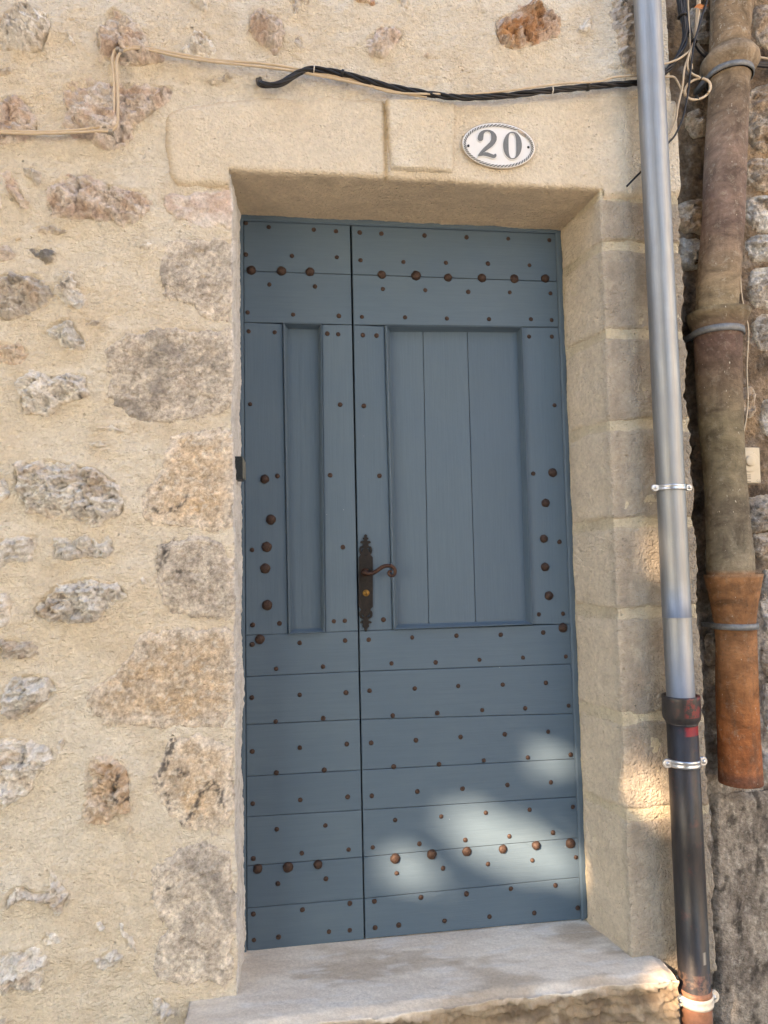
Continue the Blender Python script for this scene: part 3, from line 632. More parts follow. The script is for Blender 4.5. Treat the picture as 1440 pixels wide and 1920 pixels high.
C = lerp((0.76, 0.70, 0.605), (0.68, 0.61, 0.515), sstep(-.2, .35, fbm(u*4, y*14, 310, 4))); C = lerp(C, (0.42, 0.34, 0.25), sstep(.05, .45, fbm(u*3, y*7, 311, 4))*0.7)
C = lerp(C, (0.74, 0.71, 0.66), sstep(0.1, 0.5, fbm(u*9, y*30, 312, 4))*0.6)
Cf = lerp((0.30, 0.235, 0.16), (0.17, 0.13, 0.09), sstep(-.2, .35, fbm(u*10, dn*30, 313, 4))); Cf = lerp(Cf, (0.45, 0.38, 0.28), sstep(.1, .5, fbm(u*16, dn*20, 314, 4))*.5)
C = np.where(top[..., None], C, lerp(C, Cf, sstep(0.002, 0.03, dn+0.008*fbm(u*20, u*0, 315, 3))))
Vg = np.stack([x, y, z], -1).reshape(-1, 3); Q = gridfaces(*u.shape)
nr, nc = u.shape; ex = []
for col in (0, nc-1):                                  # closed ends
    b0 = len(Vg); ring = [r*nc+col for r in range(nr)]
    e = Vg[ring].copy(); e2 = e.copy(); e2[:, 1] = YD+0.03; Vg = np.vstack([Vg, e2]); C = np.vstack([C.reshape(-1, 3), C.reshape(-1, 3)[ring]])
    ex += [(ring[i], ring[i+1], b0+i+1, b0+i) for i in range(nr-1)]
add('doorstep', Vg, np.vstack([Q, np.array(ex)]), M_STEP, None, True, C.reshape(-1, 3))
tag(bpy.data.objects['doorstep'], 'worn pale grey stone doorstep with a broken brown front edge under the door', 'doorstep')

# ------------------------------------------------------------------ door
door = empty('front_door', (float(bp(684, 1760, YD)[0]), YD, 0.0), 'blue-grey painted double wooden door studded with rusty nails in the stone opening', 'door')
def dq(p, y=YD): a = bp(p[0], p[1], y); return (a[0], a[2])
def board(name, corners, parent, mat, yf=YD, yb=YD+0.03, gapx=0.0007, bev=0.0016):
    P = np.array([dq(c, yf) for c in corners]); c = P.mean(0); P = c+(P-c)*(1-2*gapx/np.maximum(1e-3, (P.max(0)-P.min(0))))
    return slab(name, P, yf, yb, mat, parent, bev)
box_b = slab('door_backing', [(XL-0.01, -0.02), (XRR+0.01, -0.02), (XRR+0.01, ZDT+0.03), (XL-0.01, ZDT+0.03)], YD+0.058, YD+0.08, M_DARK, door, 0.001)
# frame
FY = YD-0.010
board('door_frame', [(448,380),(1052,418),(1049,437),(452,412)], door, M_PH, FY, YD+0.05, 0, 0.004)
board('door_frame', [(446,400),(455.5,400),(462,1787),(452,1790)], door, M_PV, FY, YD+0.05, 0, 0.003)
board('door_frame', [(1042.5,430),(1056,428),(1104,1722),(1091.5,1727)], door, M_PV, FY, YD+0.05, 0, 0.004)
def X_at(y, a, b): return a[0]+(b[0]-a[0])*(y-a[1])/(b[1]-a[1])
LE = lambda y: X_at(y, (456, 413), (463, 1785)); GL = lambda y: X_at(y, (656.3, 421), (683, 1761)); GR = lambda y: X_at(y, (659, 421), (684.6, 1761)); RE = lambda y: X_at(y, (1042, 437), (1091.5, 1724))
leafL = board('door_leaf', [(457,418),(655,424),(682,1758),(465,1780)], door, M_DARK, YD+0.041, YD+0.056, 0, 0.001)
leafR = board('door_leaf', [(660,424),(1041,440),(1090,1721),(686,1757)], door, M_DARK, YD+0.041, YD+0.056, 0, 0.001)
tag(leafL, 'narrow left leaf of the door'); tag(leafR, 'wide right leaf of the door with the handle')
LT = [(411,420),(508,514.5),(604,609)]; LBm = [(1191,1183),(1269,1259),(1359,1349),(1456,1444),(1532,1519),(1624,1607),(1703,1685),(1785,1762)]
RT = [(420,437),(514.5,528),(609,613.5)]; RBm = [(1183,1170),(1259,1245),(1349,1338),(1444,1423),(1519,1494),(1607,1571),(1685,1645),(1761,1723.5)]
for rows, a, b, lf in ((LT, LE, GL, leafL), (LBm, LE, GL, leafL), (RT, GR, RE, leafR), (RBm, GR, RE, leafR)):
    for k in range(len(rows)-1):
        (y0, y1), (y2, y3) = rows[k], rows[k+1]
        board('board', [(a(y0), y0), (b(y1), y1), (b(y3), y3), (a(y2), y2)], lf, M_PH, YD+random.uniform(-.0006, .0006))
def panel(lf, ol, outer, inner, planks, stiles):
    for c in stiles: board('stile', c, lf, M_PV, YD+random.uniform(-.0004, .0004))
    PO = [np.array(dq(p)) for p in outer]; PI = [np.array(dq(p, YD+0.020)) for p in inner]
    prof = [(0.0, 0.003, 0), (0.08, 0.008, 0), (0.20, 0.0105, 0), (0.34, 0.0095, 0), (0.44, 0.004, 0), (0.50, -0.001, 0), (0.72, -0.009, 0), (1.0, -0.017, 0), (1.0, -0.024, 0)]
    for k in range(4):
        a, b, c, d = PO[k], PO[(k+1) % 4], PI[(k+1) % 4], PI[k]; V = []; F = []
        V += [(a[0], YD+0.01, a[1]), (b[0], YD+0.01, b[1])]
        for t, hh, _ in prof:
            p = a+(d-a)*t; q = b+(c-b)*t; V += [(p[0], YD-hh, p[1]), (q[0], YD-hh, q[1])]
        F = [(2*i, 2*i+1, 2*i+3, 2*i+2) for i in range(len(prof))]
        add('moulding', V, F, M_PH if k % 2 == 0 else M_PV, lf, False)
    for c in planks: board('plank', c, lf, M_PV, YD+0.0185+random.uniform(0, .0010), YD+0.040, 0.00001 if ol else 0.0007, 0.0001 if ol else 0.0012)
panel(leafL, 1, [(530,606),(603,608.5),(609.5,1186),(540.5,1189)], [(539.5,616.5),(596.5,618),(602,1177),(548,1180)],
      [[(536,612),(561,612),(568,1184),(545,1185)], [(561,612),(601,613),(607,1182),(568,1184)]],
      [[(LE(604),604),(530,607),(540.5,1189),(LE(1191),1191)], [(603,608.5),(GL(609),609),(GL(1183),1183),(609.5,1186)]])
panel(leafR, 0, [(721,611.5),(978,613.3),(998,1171),(736.5,1181)], [(731,622),(969,623.5),(986.5,1163),(745.5,1170.5)],
      [[(727,617),(793,618),(804,1172),(741,1175)], [(793,618),(876,619),(892,1168),(804,1172)], [(876,619),(973,619),(991,1167),(892,1168)]],
      [[(GR(609),609),(721,611.5),(736.5,1181),(GR(1183),1183)], [(978,613.3),(RE(613.5),613.5),(RE(1170),1170),(998,1171)]])
# nails
SM = [(460.7,417.8),(503.8,425.6),(588.4,430.4),(630,433.3),(674.4,435.6),(715,437.8),(460.7,477),(547.3,479.6),(631.6,482.2),(676,487.6),(756.5,491),(504.9,533.3),(590.4,537),(717.8,541.6),
 (464.2,585.8),(549.6,589.8),(635.3,592.2),(678.7,594),(759.5,595),(466.2,621),(515,622.9),(613.6,625.3),(634.4,626.7),(680.4,628.2),(706.2,629),(469,757.6),(637.8,758.7),(682.4,760.9),
 (796,441.4),(875,444.7),(953,447.3),(1030,449.9),(836.1,492.6),(915,494),(992.9,497.1),(797.6,543.9),(878.1,547),(956,548.1),(1032.3,549.8),(838.2,597),(917.1,598),(995.7,598.4),(1034.5,600),(992.2,630.8),(1034.9,631),(1039.9,759.7),
 (520,892.5),(619,891),(711.5,892),(472.5,1031),(643,1025.8),(473.5,1171.8),(524,1168.8),(626,1165),(646.5,1164),(719,1162),(472.8,1208.5),(562,1205.5),(646.8,1201),(691.5,1199.5),(773,1195.5),(517.8,1254),(605.5,1250),(734,1244),
 (1000,888),(1049,1016),(1010.7,1152),(1056,1150.7),(1018.7,1186),(980.7,1233),(1061,1231),(856,1192),(939,1190),(817,1242),(899,1237),
 (472,1308),(562,1303),(648.7,1298.7),(693,1295),(777.7,1291),(859.3,1286.3),(942.7,1283.7),(1023.7,1280.3),(517,1353),(606,1347),(736.3,1341.7),(820,1337),(904.3,1331.7),(985,1328),(1066.3,1323.3),
 (473,1409),(562,1402),(650.3,1395.3),(696,1393),(780,1388),(863.7,1382),(946.7,1377),(1028,1372),(518,1449),(608,1444),(738.3,1437.7),(823.3,1433.3),(907.3,1426),(990,1420.7),(1070.3,1415.3),
 (474,1507),(563,1500),(652,1494.3),(697,1492.3),(782.7,1484.3),(867.3,1479),(951.7,1471.7),(1033,1466.7),(519,1555),(610,1548),(741,1537.7),(827.3,1531),(911,1524),(993.3,1518.3),(1074.3,1513),
 (475,1610),(566,1600),(653.7,1593.3),(699,1589),(786.7,1582.3),(872.7,1575),(955.3,1568.3),(1037,1561.3),(521,1657),(611,1648),(743.7,1637.7),(831,1628.3),(915,1620.3),(998.3,1613.3),(1080,1607.7),
 (475,1714),(567,1706),(655.7,1694),(702,1690.3),(789.3,1683.3),(874.7,1676.3),(958,1666.7),(1041.7,1660.3),(476,1763),(522,1757),(617,1747),(656,1744.3),(703.3,1739.7),(747.7,1734.7),(833.7,1727),(918,1719),(1002,1712),(1083.7,1702.7)]
BIG = [(470.9,505.8),(527.8,507.3),(581.6,508.9),(716,514),(780.4,516.2),(840.4,519.6),(904.3,520.7),(965.3,521.9),(1022.9,521.4),(496.5,898),(507.8,973.8),(499.8,1025.5),(497.3,1066),(501,1134.5),(487,1198.8),
 (1037,886),(1024,943),(1020.7,1010),(1022.7,1063),(1029.7,1117),(1056.3,1177),(483,1630),(540,1627),(596,1622),(741.3,1611),(810,1602.7),(876,1597.7),(943.7,1593.3),(1006,1586),(1070.3,1582)]
def nail_mesh(r, hgt, seed, n=10):
    rr = random.Random(seed); V = []; F = []
    prof = [(1.0, -0.002), (1.0, 0.10), (0.86, 0.48), (0.58, 0.82), (0.26, 0.97)]
    w = [1+rr.uniform(-.06, .06) for _ in range(n)]; ox, oz = rr.uniform(-.08, .08)*r, rr.uniform(-.08, .08)*r
    for q, hh in prof:
        for k in range(n):
            a = 2*math.pi*k/n; V.append((r*q*w[k]*math.cos(a)+ox*hh, -hgt*hh*(1+rr.uniform(-.07, .07) if hh > .2 else 1)+0.0, r*q*w[k]*math.sin(a)+oz*hh))
    V.append((ox, -hgt*rr.uniform(.96, 1.08), oz))
    for i in range(len(prof)-1):
        for k in range(n): a = i*n+k; b = i*n+(k+1) % n; F.append((a, b, b+n, a+n))
    for k in range(n): F.append(((len(prof)-1)*n+k, (len(prof)-1)*n+(k+1) % n, len(prof)*n))
    me = bpy.data.meshes.new('nail'); me.from_pydata(V, [], F); me.materials.append(M_RUST)
    me.polygons.foreach_set('use_smooth', np.ones(len(F), bool)); return me
NS = [nail_mesh(0.0074, 0.0045, i, 11) for i in range(9)]; NB = [nail_mesh(0.0146, 0.0105, 20+i, 16) for i in range(7)]
for pts, ms, nm, dy in ((SM, NS, 'nail', 0.001), (BIG, NB, 'large_nail', 0.004)):
    for k, p in enumerate(pts):
        lf = leafL if p[0] < GL(p[1]) else leafR
        no_ = place(bpy.data.objects.new(nm, ms[k % len(ms)]), bp(p[0], p[1], YD-dy)-np.array([0, -dy, 0]), lf); no_.rotation_euler = (random.uniform(-.09, .09), random.uniform(0, 6.28), random.uniform(-.09, .09)); f_ = random.uniform(.9, 1.06); no_.scale = (f_, random.uniform(.75, 1.15), f_)
# handle plate
def hz(dx, y): return dq((685.6+dx/8+(y-1060)*0.0003, 960+y/8), YD-0.003)
half = [(0,335),(14,345),(22,358),(12,376),(24,384),(40,392),(38,406),(24,414),(22,432),(38,432),(58,434),(76,448),(76,460),(56,470),(38,472),(34,492),(48,512),(78,520),(95,550),(97,585),(86,620),(66,640),(80,655),(104,682),(104,1420),(78,1448),(64,1472),(88,1486),(100,1515),(98,1555),(80,1586),(48,1600),(36,1612),(40,1632),(62,1638),(86,1648),(84,1664),(58,1668),(42,1672),(40,1692),(50,1706),(46,1722),(26,1732),(18,1760),(8,1790)]
outl = [hz(d, y) for d, y in half]+[hz(-d, y) for d, y in half[::-1]]
h1 = [(12,540),(55,532),(72,560),(70,592),(52,606),(44,590),(50,566),(30,556)]; h2 = [(14,1556),(46,1546),(52,1520),(44,1506),(60,1510),(70,1535),(64,1560),(30,1574)]
holes = []
for hh in (h1, h2):
    holes += [[hz(d, y) for d, y in hh], [hz(-d, y) for d, y in hh]]
plate = curve_mesh('handle_plate', [outl]+holes, YD-0.0035, 0.0015, 0.0006, M_PLATE, door); tag(plate, 'ornate black wrought-iron handle plate with pierced finials')
for yy in (650, 1468):
    a = bp(686, 960+yy/8, YD-0.006); V, F = lathe([(a[0], 0, 0, .0022), (a[0], 0, .002, .0018)], 10); V = np.array(V); V = np.stack([V[:, 0], YD-0.005-V[:, 2], a[2]+V[:, 1]], 1); add('screw', V, F, M_DARK, plate)
LV = [(343,905,YD-.004),(345,900,YD-.020),(350,903,YD-.036),(375,914,YD-.044),(410,925,0),(450,922,0),(500,902,0),(560,862,0),(620,822,0),(680,806,0),(735,808,0),(778,832,0),(803,870,0),(806,912,0),(785,948,0),(750,958,0),(718,942,0),(708,912,0),(722,888,0),(745,890,0),(752,908,0)]
P = [bp(640+x/8, 960+y/8, y_ if y_ else YD-0.046) for x, y, y_ in LV]; Pc = cr_path(P, 6)
rr_ = np.interp(np.linspace(0, 1, len(Pc)), [0, .12, .2, .35, .5, .65, .8, 1], [.0065, .0065, .006, .0062, .0058, .0052, .0042, .0030])
V, F = tube_vf(Pc, rr_, 12); add('lever', V, F, M_LEVER, plate)
a = bp(685, 960+903/8, YD-0.008)
V, F = lathe([(0, 0, 0, .0125), (0, 0, .004, .0125), (0, 0, .008, .009), (0, 0, .014, .0078)], 20); V = np.array(V); V = np.stack([a[0]+V[:, 0], YD-0.005-V[:, 2], a[2]+V[:, 1]], 1); add('rose', V, F, M_LEVER, plate)
a = bp(640+372/8, 960+1215/8, YD-0.008)
V, F = lathe([(0, 0, 0, .0102), (0, 0, .003, .0102), (0, 0, .0035, .0086), (0, 0, .0028, .0078), (0, 0, .0045, .0070), (0, 0, .0047, .0003)], 24); V = np.array(V); V = np.stack([a[0]+V[:, 0], YD-0.005-V[:, 2], a[2]+V[:, 1]], 1); add('lock_cylinder', V, F, M_BRASS, plate)
slab('keyhole', [(a[0]-.0008, a[2]-.0045), (a[0]+.0008, a[2]-.0045), (a[0]+.0008, a[2]+.002), (a[0]-.0008, a[2]+.002)], YD-0.0102, YD-0.009, M_DARK, plate, 0.0002)
# shutter catch on the left jamb
c0 = bp(446, 880, 0.09); lt = empty('jamb_catch', (XC+0.01, 0.1, bp(450, 902, 0.1)[2]), 'small dark steel catch box fixed to the left door jamb', 'catch')
za, zc_ = bp(450, 858, 0.1)[2], bp(450, 901, 0.1)[2]
def box(name, x0, x1, y0, y1, z0, z1, mat, parent, bev=0.0012):
    return slab(name, [(x0, z0), (x1, z0), (x1, z1), (x0, z1)], y0, y1, mat, parent, bev)
xj = XC+0.075*UL[0]
box('catch_body', xj-0.012, bp(455, 880, 0.075)[0], 0.075, 0.125, zc_, za, M_LATCH, lt)
V = [(bp(455, 880, 0.075)[0]+.0004, 0.077, zc_+.004), (bp(455, 880, 0.075)[0]+.0004, 0.077, za-.002), (bp(460.5, 880, 0.12)[0], 0.125, za-.010), (bp(460.5, 880, 0.12)[0], 0.125, zc_+.004)]
add('catch_plate', V+[(x-.004, y, z) for x, y, z in V], [(0, 1, 2, 3), (7, 6, 5, 4), (0, 4, 5, 1), (1, 5, 6, 2), (2, 6, 7, 3), (3, 7, 4, 0)], M_LATCHP, lt, False)

# ------------------------------------------------------------------ house number
PY = -0.022
hn = empty('house_number_plaque', (bp(936, 318, PY)[0], PY, bp(936, 318, PY)[2]), 'oval white enamel house number plaque reading 20 with a rope border', 'house number')
def ell(a, b, n, tilt=4.5, c=(935, 273.2)):
    t = math.radians(tilt); R = []
    for k in range(n):
        q = -2*math.pi*k/n; x, y = a*math.cos(q), b*math.sin(q); sk = 0.04*y
        R.append((c[0]+x*math.cos(t)-y*math.sin(t)+sk, c[1]+x*math.sin(t)+y*math.cos(t)))
    return R
def rings2mesh(name, rings, mat, parent):             # rings: list of (px loop, y)
    n = len(rings[0][0]); V = []; F = []
    for L, y in rings: V += [tuple(bp(p[0], p[1], y)) for p in L]
    for i in range(len(rings)-1):
        for k in range(n): a = i*n+k; b = i*n+(k+1) % n; F.append((a, b, b+n, a+n))
    F.append(tuple((len(rings)-1)*n+k for k in range(n))); return add(name, V, F, mat, parent)
rings2mesh('plate_rim', [(ell(69.5, 43.5, 72), -0.004), (ell(69.8, 44, 72), PY+0.006), (ell(68.5, 42.8, 72), PY+0.002), (ell(66, 40.5, 72), PY+0.0014)], M_EDGE, hn)
rings2mesh('enamel_face', [(ell(68.2, 42.4, 72), PY+0.0018), (ell(67, 41, 72), PY), (ell(64, 38.5, 72), PY-0.0006), (ell(60.5, 35, 72), PY+0.0012), (ell(45, 26, 72), PY-0.0004), (ell(20, 12, 72), PY-0.001), (ell(5, 3, 72), PY-0.001)], M_ENAM, hn)
NR_ = 58; e1, e2 = ell(66, 40.4, NR_), ell(61.5, 36, NR_); V = []; F = []
for k in range(NR_):
    ang = 360*k/NR_
    if 38 < ang < 52: continue
    a, b, c, d = e1[k], e1[(k+1) % NR_], e2[(k+2) % NR_], e2[(k+1) % NR_]
    m = lambda p, q, t: (p[0]+(q[0]-p[0])*t, p[1]+(q[1]-p[1])*t)
    quad = [a, m(a, b, .62), m(d, c, .62), d]; i = len(V)
    V += [tuple(bp(p[0], p[1], PY-0.0016)) for p in quad]+[tuple(bp(p[0], p[1], PY+0.002)) for p in quad]
    F += [(i, i+1, i+2, i+3), (i, i+4, i+5, i+1), (i+1, i+5, i+6, i+2), (i+2, i+6, i+7, i+3), (i+3, i+7, i+4, i)]
add('rope_border', V, F, M_NUM, hn, False)
V = []; F = []                                        # chipped stretch of the rim
ch = [(970,241),(976,244),(983,249),(988,254),(985,257),(978,252),(971,246)]
curve_mesh('chipped_enamel', [[tuple(bp(x, y, PY-.001)[[0, 2]]) for x, y in ch]], PY-0.0004, 0.0006, 0.0002, M_EDGE, hn)
def nz(L, y): return [tuple(bp(850+a/8.47, 210+b/8.47, y)[[0, 2]]) for a, b in L]
two = [(385,420),(392,380),(410,340),(440,310),(480,292),(530,285),(580,290),(630,312),(668,350),(688,400),(685,450),(660,500),(620,545),(560,590),(500,630),(455,658),(500,642),(550,646),(600,668),(640,682),(665,665),(683,680),(683,700),(668,725),(640,735),(590,722),(530,702),(470,693),(390,708),(395,680),(430,630),(480,575),(540,520),(580,480),(600,440),(603,390),(598,350),(575,320),(540,310),(505,318),(482,350),(475,400),(470,440),(450,460),(420,465),(395,450)]
zo = [(938+148*math.cos(q)-0.03*217*math.sin(q)*0, 533+217*math.sin(q)) for q in np.linspace(0, 2*math.pi, 40, endpoint=False)]
zi = [(936+(62*abs(math.cos(q))**0.75*(1 if math.cos(q) > 0 else -1))+0.03*200*math.sin(q), 536+202*abs(math.sin(q))**0.6*(1 if math.sin(q) > 0 else -1)) for q in np.linspace(0, 2*math.pi, 40, endpoint=False)]
def grow(L, d):
    P = np.array(L, float); E = np.roll(P, -1, 0)-np.roll(P, 1, 0); E /= np.linalg.norm(E, axis=1)[:, None]+1e-9
    a = np.sum(P[:, 0]*np.roll(P[:, 1], -1)-np.roll(P[:, 0], -1)*P[:, 1]); s = 1 if a > 0 else -1
    return [tuple(p) for p in P+s*d*np.stack([E[:, 1], -E[:, 0]], 1)]
yn = PY-0.0022
curve_mesh('numeral_edge', [nz(grow(two, 12), yn)], yn+0.0012, 0.0012, 0.0004, M_ENAM, hn); curve_mesh('numeral_edge', [nz(grow(zo, 12), yn), nz(grow(zi, -10), yn)], yn+0.0012, 0.0012, 0.0004, M_ENAM, hn)
curve_mesh('numeral', [nz(two, yn)], yn-0.0006, 0.0006, 0.0002, M_NUM, hn); curve_mesh('numeral', [nz(zo, yn), nz(zi, yn)], yn-0.0006, 0.0006, 0.0002, M_NUM, hn)
for px, py in ((878.3, 273), (990.8, 275.8)):
    a = bp(px, py, PY-.001); V, F = lathe([(0, 0, 0, .0038), (0, 0, .0016, .0034), (0, 0, .0022, .0015)], 14); V = np.array(V); V = np.stack([a[0]+V[:, 0], PY-V[:, 2], a[2]+V[:, 1]], 1); add('screw', V, F, M_LATCH, hn)

# ------------------------------------------------------------------ neighbouring old wall
YO = 0.09
old = empty('rubble_wall', (XEND+0.4, YO, GZ), 'weathered brown rubble wall of the neighbouring house behind the clay pipe', 'wall')
xs = axis([(XEND-0.10, XEND+0.55, 0.0045), (XEND+0.55, XEND+2.0, 0.03)]); zs = axis([(ZBOT, -0.3, 0.02), (-0.3, 2.75, 0.0048), (2.75, ZTOP, 0.02)])
def old_h(s, z): return 0.014*fbm(s*5, z*5, 201, 3)+0.010*fbm(s*16, z*16, 202, 4)+0.005*fbm(s*50, z*50, 203, 3)+0.002*noise(s*140, z*140, 204)
def old_c(s, z):
    c = lerp((0.25, 0.19, 0.135), (0.17, 0.125, 0.085), sstep(-.25, .35, fbm(s*6, z*6, 205, 4))); c = lerp(c, (0.33, 0.28, 0.225), sstep(.1, .5, fbm(s*24, z*24, 206, 4))*.7)
    c = lerp(c, (0.37, 0.26, 0.15), sstep(.15, .5, fbm(s*5+3, z*5, 207, 3))*.5)
    low = sstep(1.15, 0.75, z+0.12*fbm(s*4, z*4, 208, 3)); c = lerp(c, lerp((0.42, 0.39, 0.345), (0.24, 0.21, 0.18), sstep(-.1, .35, fbm(s*20, z*20, 209, 4))), low*0.85)
    return lerp(c, (0.045, 0.036, 0.030), sstep(.16, .5, fbm(s*11, z*9, 210, 4))*0.75)
s, z = np.meshgrid(xs, zs); h = old_h(s, z)
h -= 0.03*sstep(XEND+0.035, XEND+0.005, s+0.02*fbm(z*8, s*8, 211, 3))
add('old_mortar', np.stack([s, YO-h, z], -1).reshape(-1, 3), gridfaces(*s.shape), M_OLD, old, True, old_c(s, z).reshape(-1, 3))
OS = [('w',[(1395,372),(1442,366),(1500,375),(1505,432),(1440,438),(1400,430)]), ('w',[(1396,444),(1440,440),(1520,446),(1518,490),(1440,497),(1402,490)]), ('w',[(1400,506),(1442,500),(1490,505),(1495,575),(1445,582),(1404,578)]),
 ('g',[(1408,596),(1442,590),(1530,600),(1525,662),(1450,668),(1412,650)]), ('t',[(1386,728),(1412,726),(1416,750),(1412,782),(1390,785)]), ('w',[(1424,752),(1470,745),(1500,760),(1495,820),(1440,826),(1426,800)]),
 ('g',[(1400,934),(1440,926),(1500,930),(1505,985),(1440,992),(1408,1000),(1400,965)]), ('t',[(1408,1004),(1440,998),(1530,1004),(1525,1052),(1445,1056),(1414,1040)]), ('w',[(1424,1072),(1450,1068),(1530,1075),(1535,1185),(1450,1194),(1426,1180)]),
 ('t',[(1424,1204),(1480,1200),(1520,1210),(1515,1262),(1440,1268),(1426,1250)]), ('w',[(1428,1286),(1480,1280),(1530,1290),(1528,1392),(1440,1398),(1430,1360)]), ('t',[(1398,170),(1440,160),(1520,170),(1515,280),(1440,292),(1402,270)]),
 ('t',[(1398,300),(1440,296),(1480,305),(1475,352),(1420,360),(1400,340)]), ('t',[(1268,384),(1300,376),(1330,380),(1330,438),(1290,442),(1270,425)]), ('t',[(1284,214),(1310,206),(1330,212),(1330,256),(1295,262),(1286,240)]),
 ('w',[(1270,444),(1300,450),(1322,452),(1320,500),(1290,510),(1272,490)]), ('g',[(1284,20),(1330,10),(1340,60),(1330,92),(1292,80)]), ('t',[(1410,14),(1440,8),(1530,16),(1528,90),(1440,98),(1414,80)]),
 ('w',[(1326,1010),(1345,1004),(1350,1060),(1330,1072),(1322,1040)]), ('g',[(1318,1190),(1345,1184),(1350,1240),(1326,1250),(1316,1220)]), ('w',[(1430,1400),(1500,1396),(1540,1404),(1535,1462),(1440,1470),(1428,1440)])]
for k, (ty, L) in enumerate(OS):
    P = np.array(chaikin([tuple(bp(x, y, YO)[[0, 2]]) for x, y in L], 1)); x0, z0 = P.min(0)-.014; x1, z1 = P.max(0)+.014
    s, z = np.meshgrid(np.arange(x0, x1, .0042), np.arange(z0, z1, .0042)); sd = sdist(P, s+0.008*fbm(s*25, z*25, 220+k, 3), z+0.008*fbm(s*25, z*25, 240+k, 3))
    h = stone_surface('w', 0.018, P, s, z, sd, 900+k*11, old_h(s, z)*0.4)+0.004
    C = stone_color(ty, s, z, sd, 900+k*11)*0.82; C = lerp(C, (0.17, 0.13, 0.095), sstep(.05, .45, fbm(s*22, z*22, 250+k, 4))*.6)
    kp = sd > -0.012; kq = kp[:-1, :-1] & kp[1:, :-1] & kp[:-1, 1:] & kp[1:, 1:]
    Vc, Qc, Cc = compact(np.stack([s, YO-h, z], -1).reshape(-1, 3), gridfaces(s.shape[0], s.shape[1], kq), C.reshape(-1, 3)); add('stone', Vc, Qc, M_OLD, old, True, Cc)
CP = np.array([tuple(bp(x, y, YO-0.02)[[0, 2]]) for x, y in [(1336,1490),(1440,1484),(1620,1480),(1640,2040),(1345,2040),(1338,1700)]])
x0, z0 = CP.min(0); x1, z1 = CP.max(0); z0 = max(z0, ZBOT); s, z = np.meshgrid(np.arange(x0, x1, .005), np.arange(z0, z1, .005)); sd = sdist(CP, s+.01*fbm(s*9, z*9, 261, 3), z+.01*fbm(s*9, z*9, 262, 3))
h = 0.022*sstep(-.004, .02, sd)+0.006*fbm(s*7, z*7, 263, 3)+0.003*fbm(s*40, z*30, 264, 3)+.0015*noise(s*150, z*150, 265)-0.006*sstep(.25, .5, fbm(s*6, z*3, 266, 3)); h = np.where(sd < 0, h-.03, h)
C = lerp((0.34, 0.30, 0.25), (0.19, 0.165, 0.14), sstep(-.2, .35, fbm(s*14, z*6, 267, 5))); C = lerp(C, (0.05, 0.045, 0.04), sstep(0.08, .45, fbm(s*26, z*14, 268, 5))*.8); C = lerp(C, (0.47, 0.43, 0.37), sstep(.18, .5, fbm(s*60, z*40, 269, 4))*.6)
kp = sd > -.01; kq = kp[:-1, :-1] & kp[1:, :-1] & kp[:-1, 1:] & kp[1:, 1:]
Vc, Qc, Cc = compact(np.stack([s, YO-h, z], -1).reshape(-1, 3), gridfaces(s.shape[0], s.shape[1], kq), C.reshape(-1, 3)); add('cement_patch', Vc, Qc, M_OLD, old, True, Cc)

# ------------------------------------------------------------------ zinc downpipe and iron pipe
PYC = -0.068
def pipe_c(py): 
    return bp(1213.5+(py/1300.0)*62.5, py, PYC)
a, b = pipe_c(0), pipe_c(1300); cx = lambda z: a[0]+(b[0]-a[0])*(z-a[2])/(b[2]-a[2])
zp = lambda py: pipe_c(py)[2]
RZ = 0.0385
zd = empty('zinc_downpipe', (cx(zp(1310)), PYC, zp(1312)), 'shiny grey zinc rainwater downpipe right of the door', 'downpipe')
def cyl(name, rings, mat, parent, n=48): V, F = lathe([(cx(z), PYC, z, r) for z, r in rings], n); return add(name, V, F, mat, parent)
zs_ = np.linspace(zp(1157), 5.1, 40); cyl('pipe', [(z, RZ+0.0003*math.sin(z*9)) for z in zs_], M_ZINC, zd)
cyl('pipe', [(zp(1322), RZ-0.001), (zp(1158)-0.001, RZ-0.0006), (zp(1157)+.02, RZ-0.0012)], M_ZINC, zd)
cyl('joint_seam', [(zp(1158.5), RZ+0.0002), (zp(1158), RZ+0.0008), (zp(1156.8), RZ+0.0008), (zp(1156.3), RZ+0.0002)], M_ZINC, zd)
def bracket(py, r, mat, parent, ears, hgt=0.017):
    z = zp(py); br = cyl('bracket', [(z-hgt/2, r), (z-hgt/2, r+.003), (z-hgt*.25, r+.0042), (z-hgt*.15, r+.003), (z+hgt*.15, r+.003), (z+hgt*.25, r+.0042), (z+hgt/2, r+.003), (z+hgt/2, r)], mat, parent)
    for sgn in (-1, 1):
        x0 = cx(z)+sgn*(r+.0005); x1 = cx(z)+sgn*(r+ears); lo, hi = min(x0, x1), max(x0, x1)
        n = 14; poly = []
        rad = hgt*0.62
        for k in range(n+1):
            q = -math.pi/2+math.pi*k/n; poly.append((x1-sgn*rad+sgn*rad*math.cos(q), z+rad*math.sin(q)))
        poly += [(x0-sgn*.006, z+hgt*.45), (x0-sgn*.006, z-hgt*.45)]
        if sgn < 0: poly = poly[::-1]
        slab('ear', poly, PYC-0.010, PYC-0.002, mat, br, .0015)
        V, F = lathe([(0, 0, 0, .0058), (0, 0, .003, .0054), (0, 0, .0052, .003)], 14); V = np.array(V); xm = x1-sgn*rad*1.0
        add('screw', np.stack([xm+V[:, 0], PYC-0.010-V[:, 2], z+V[:, 1]], 1), F, M_STEEL, br)
    slab('wall_stud', [(cx(z)-.006, z-.006), (cx(z)+.006, z-.006), (cx(z)+.006, z+.006), (cx(z)-.006, z+.006)], PYC+r, 0.02, mat, br, .001)
    return br
bracket(915, RZ+.0008, M_STEEL, zd, .021, .015)
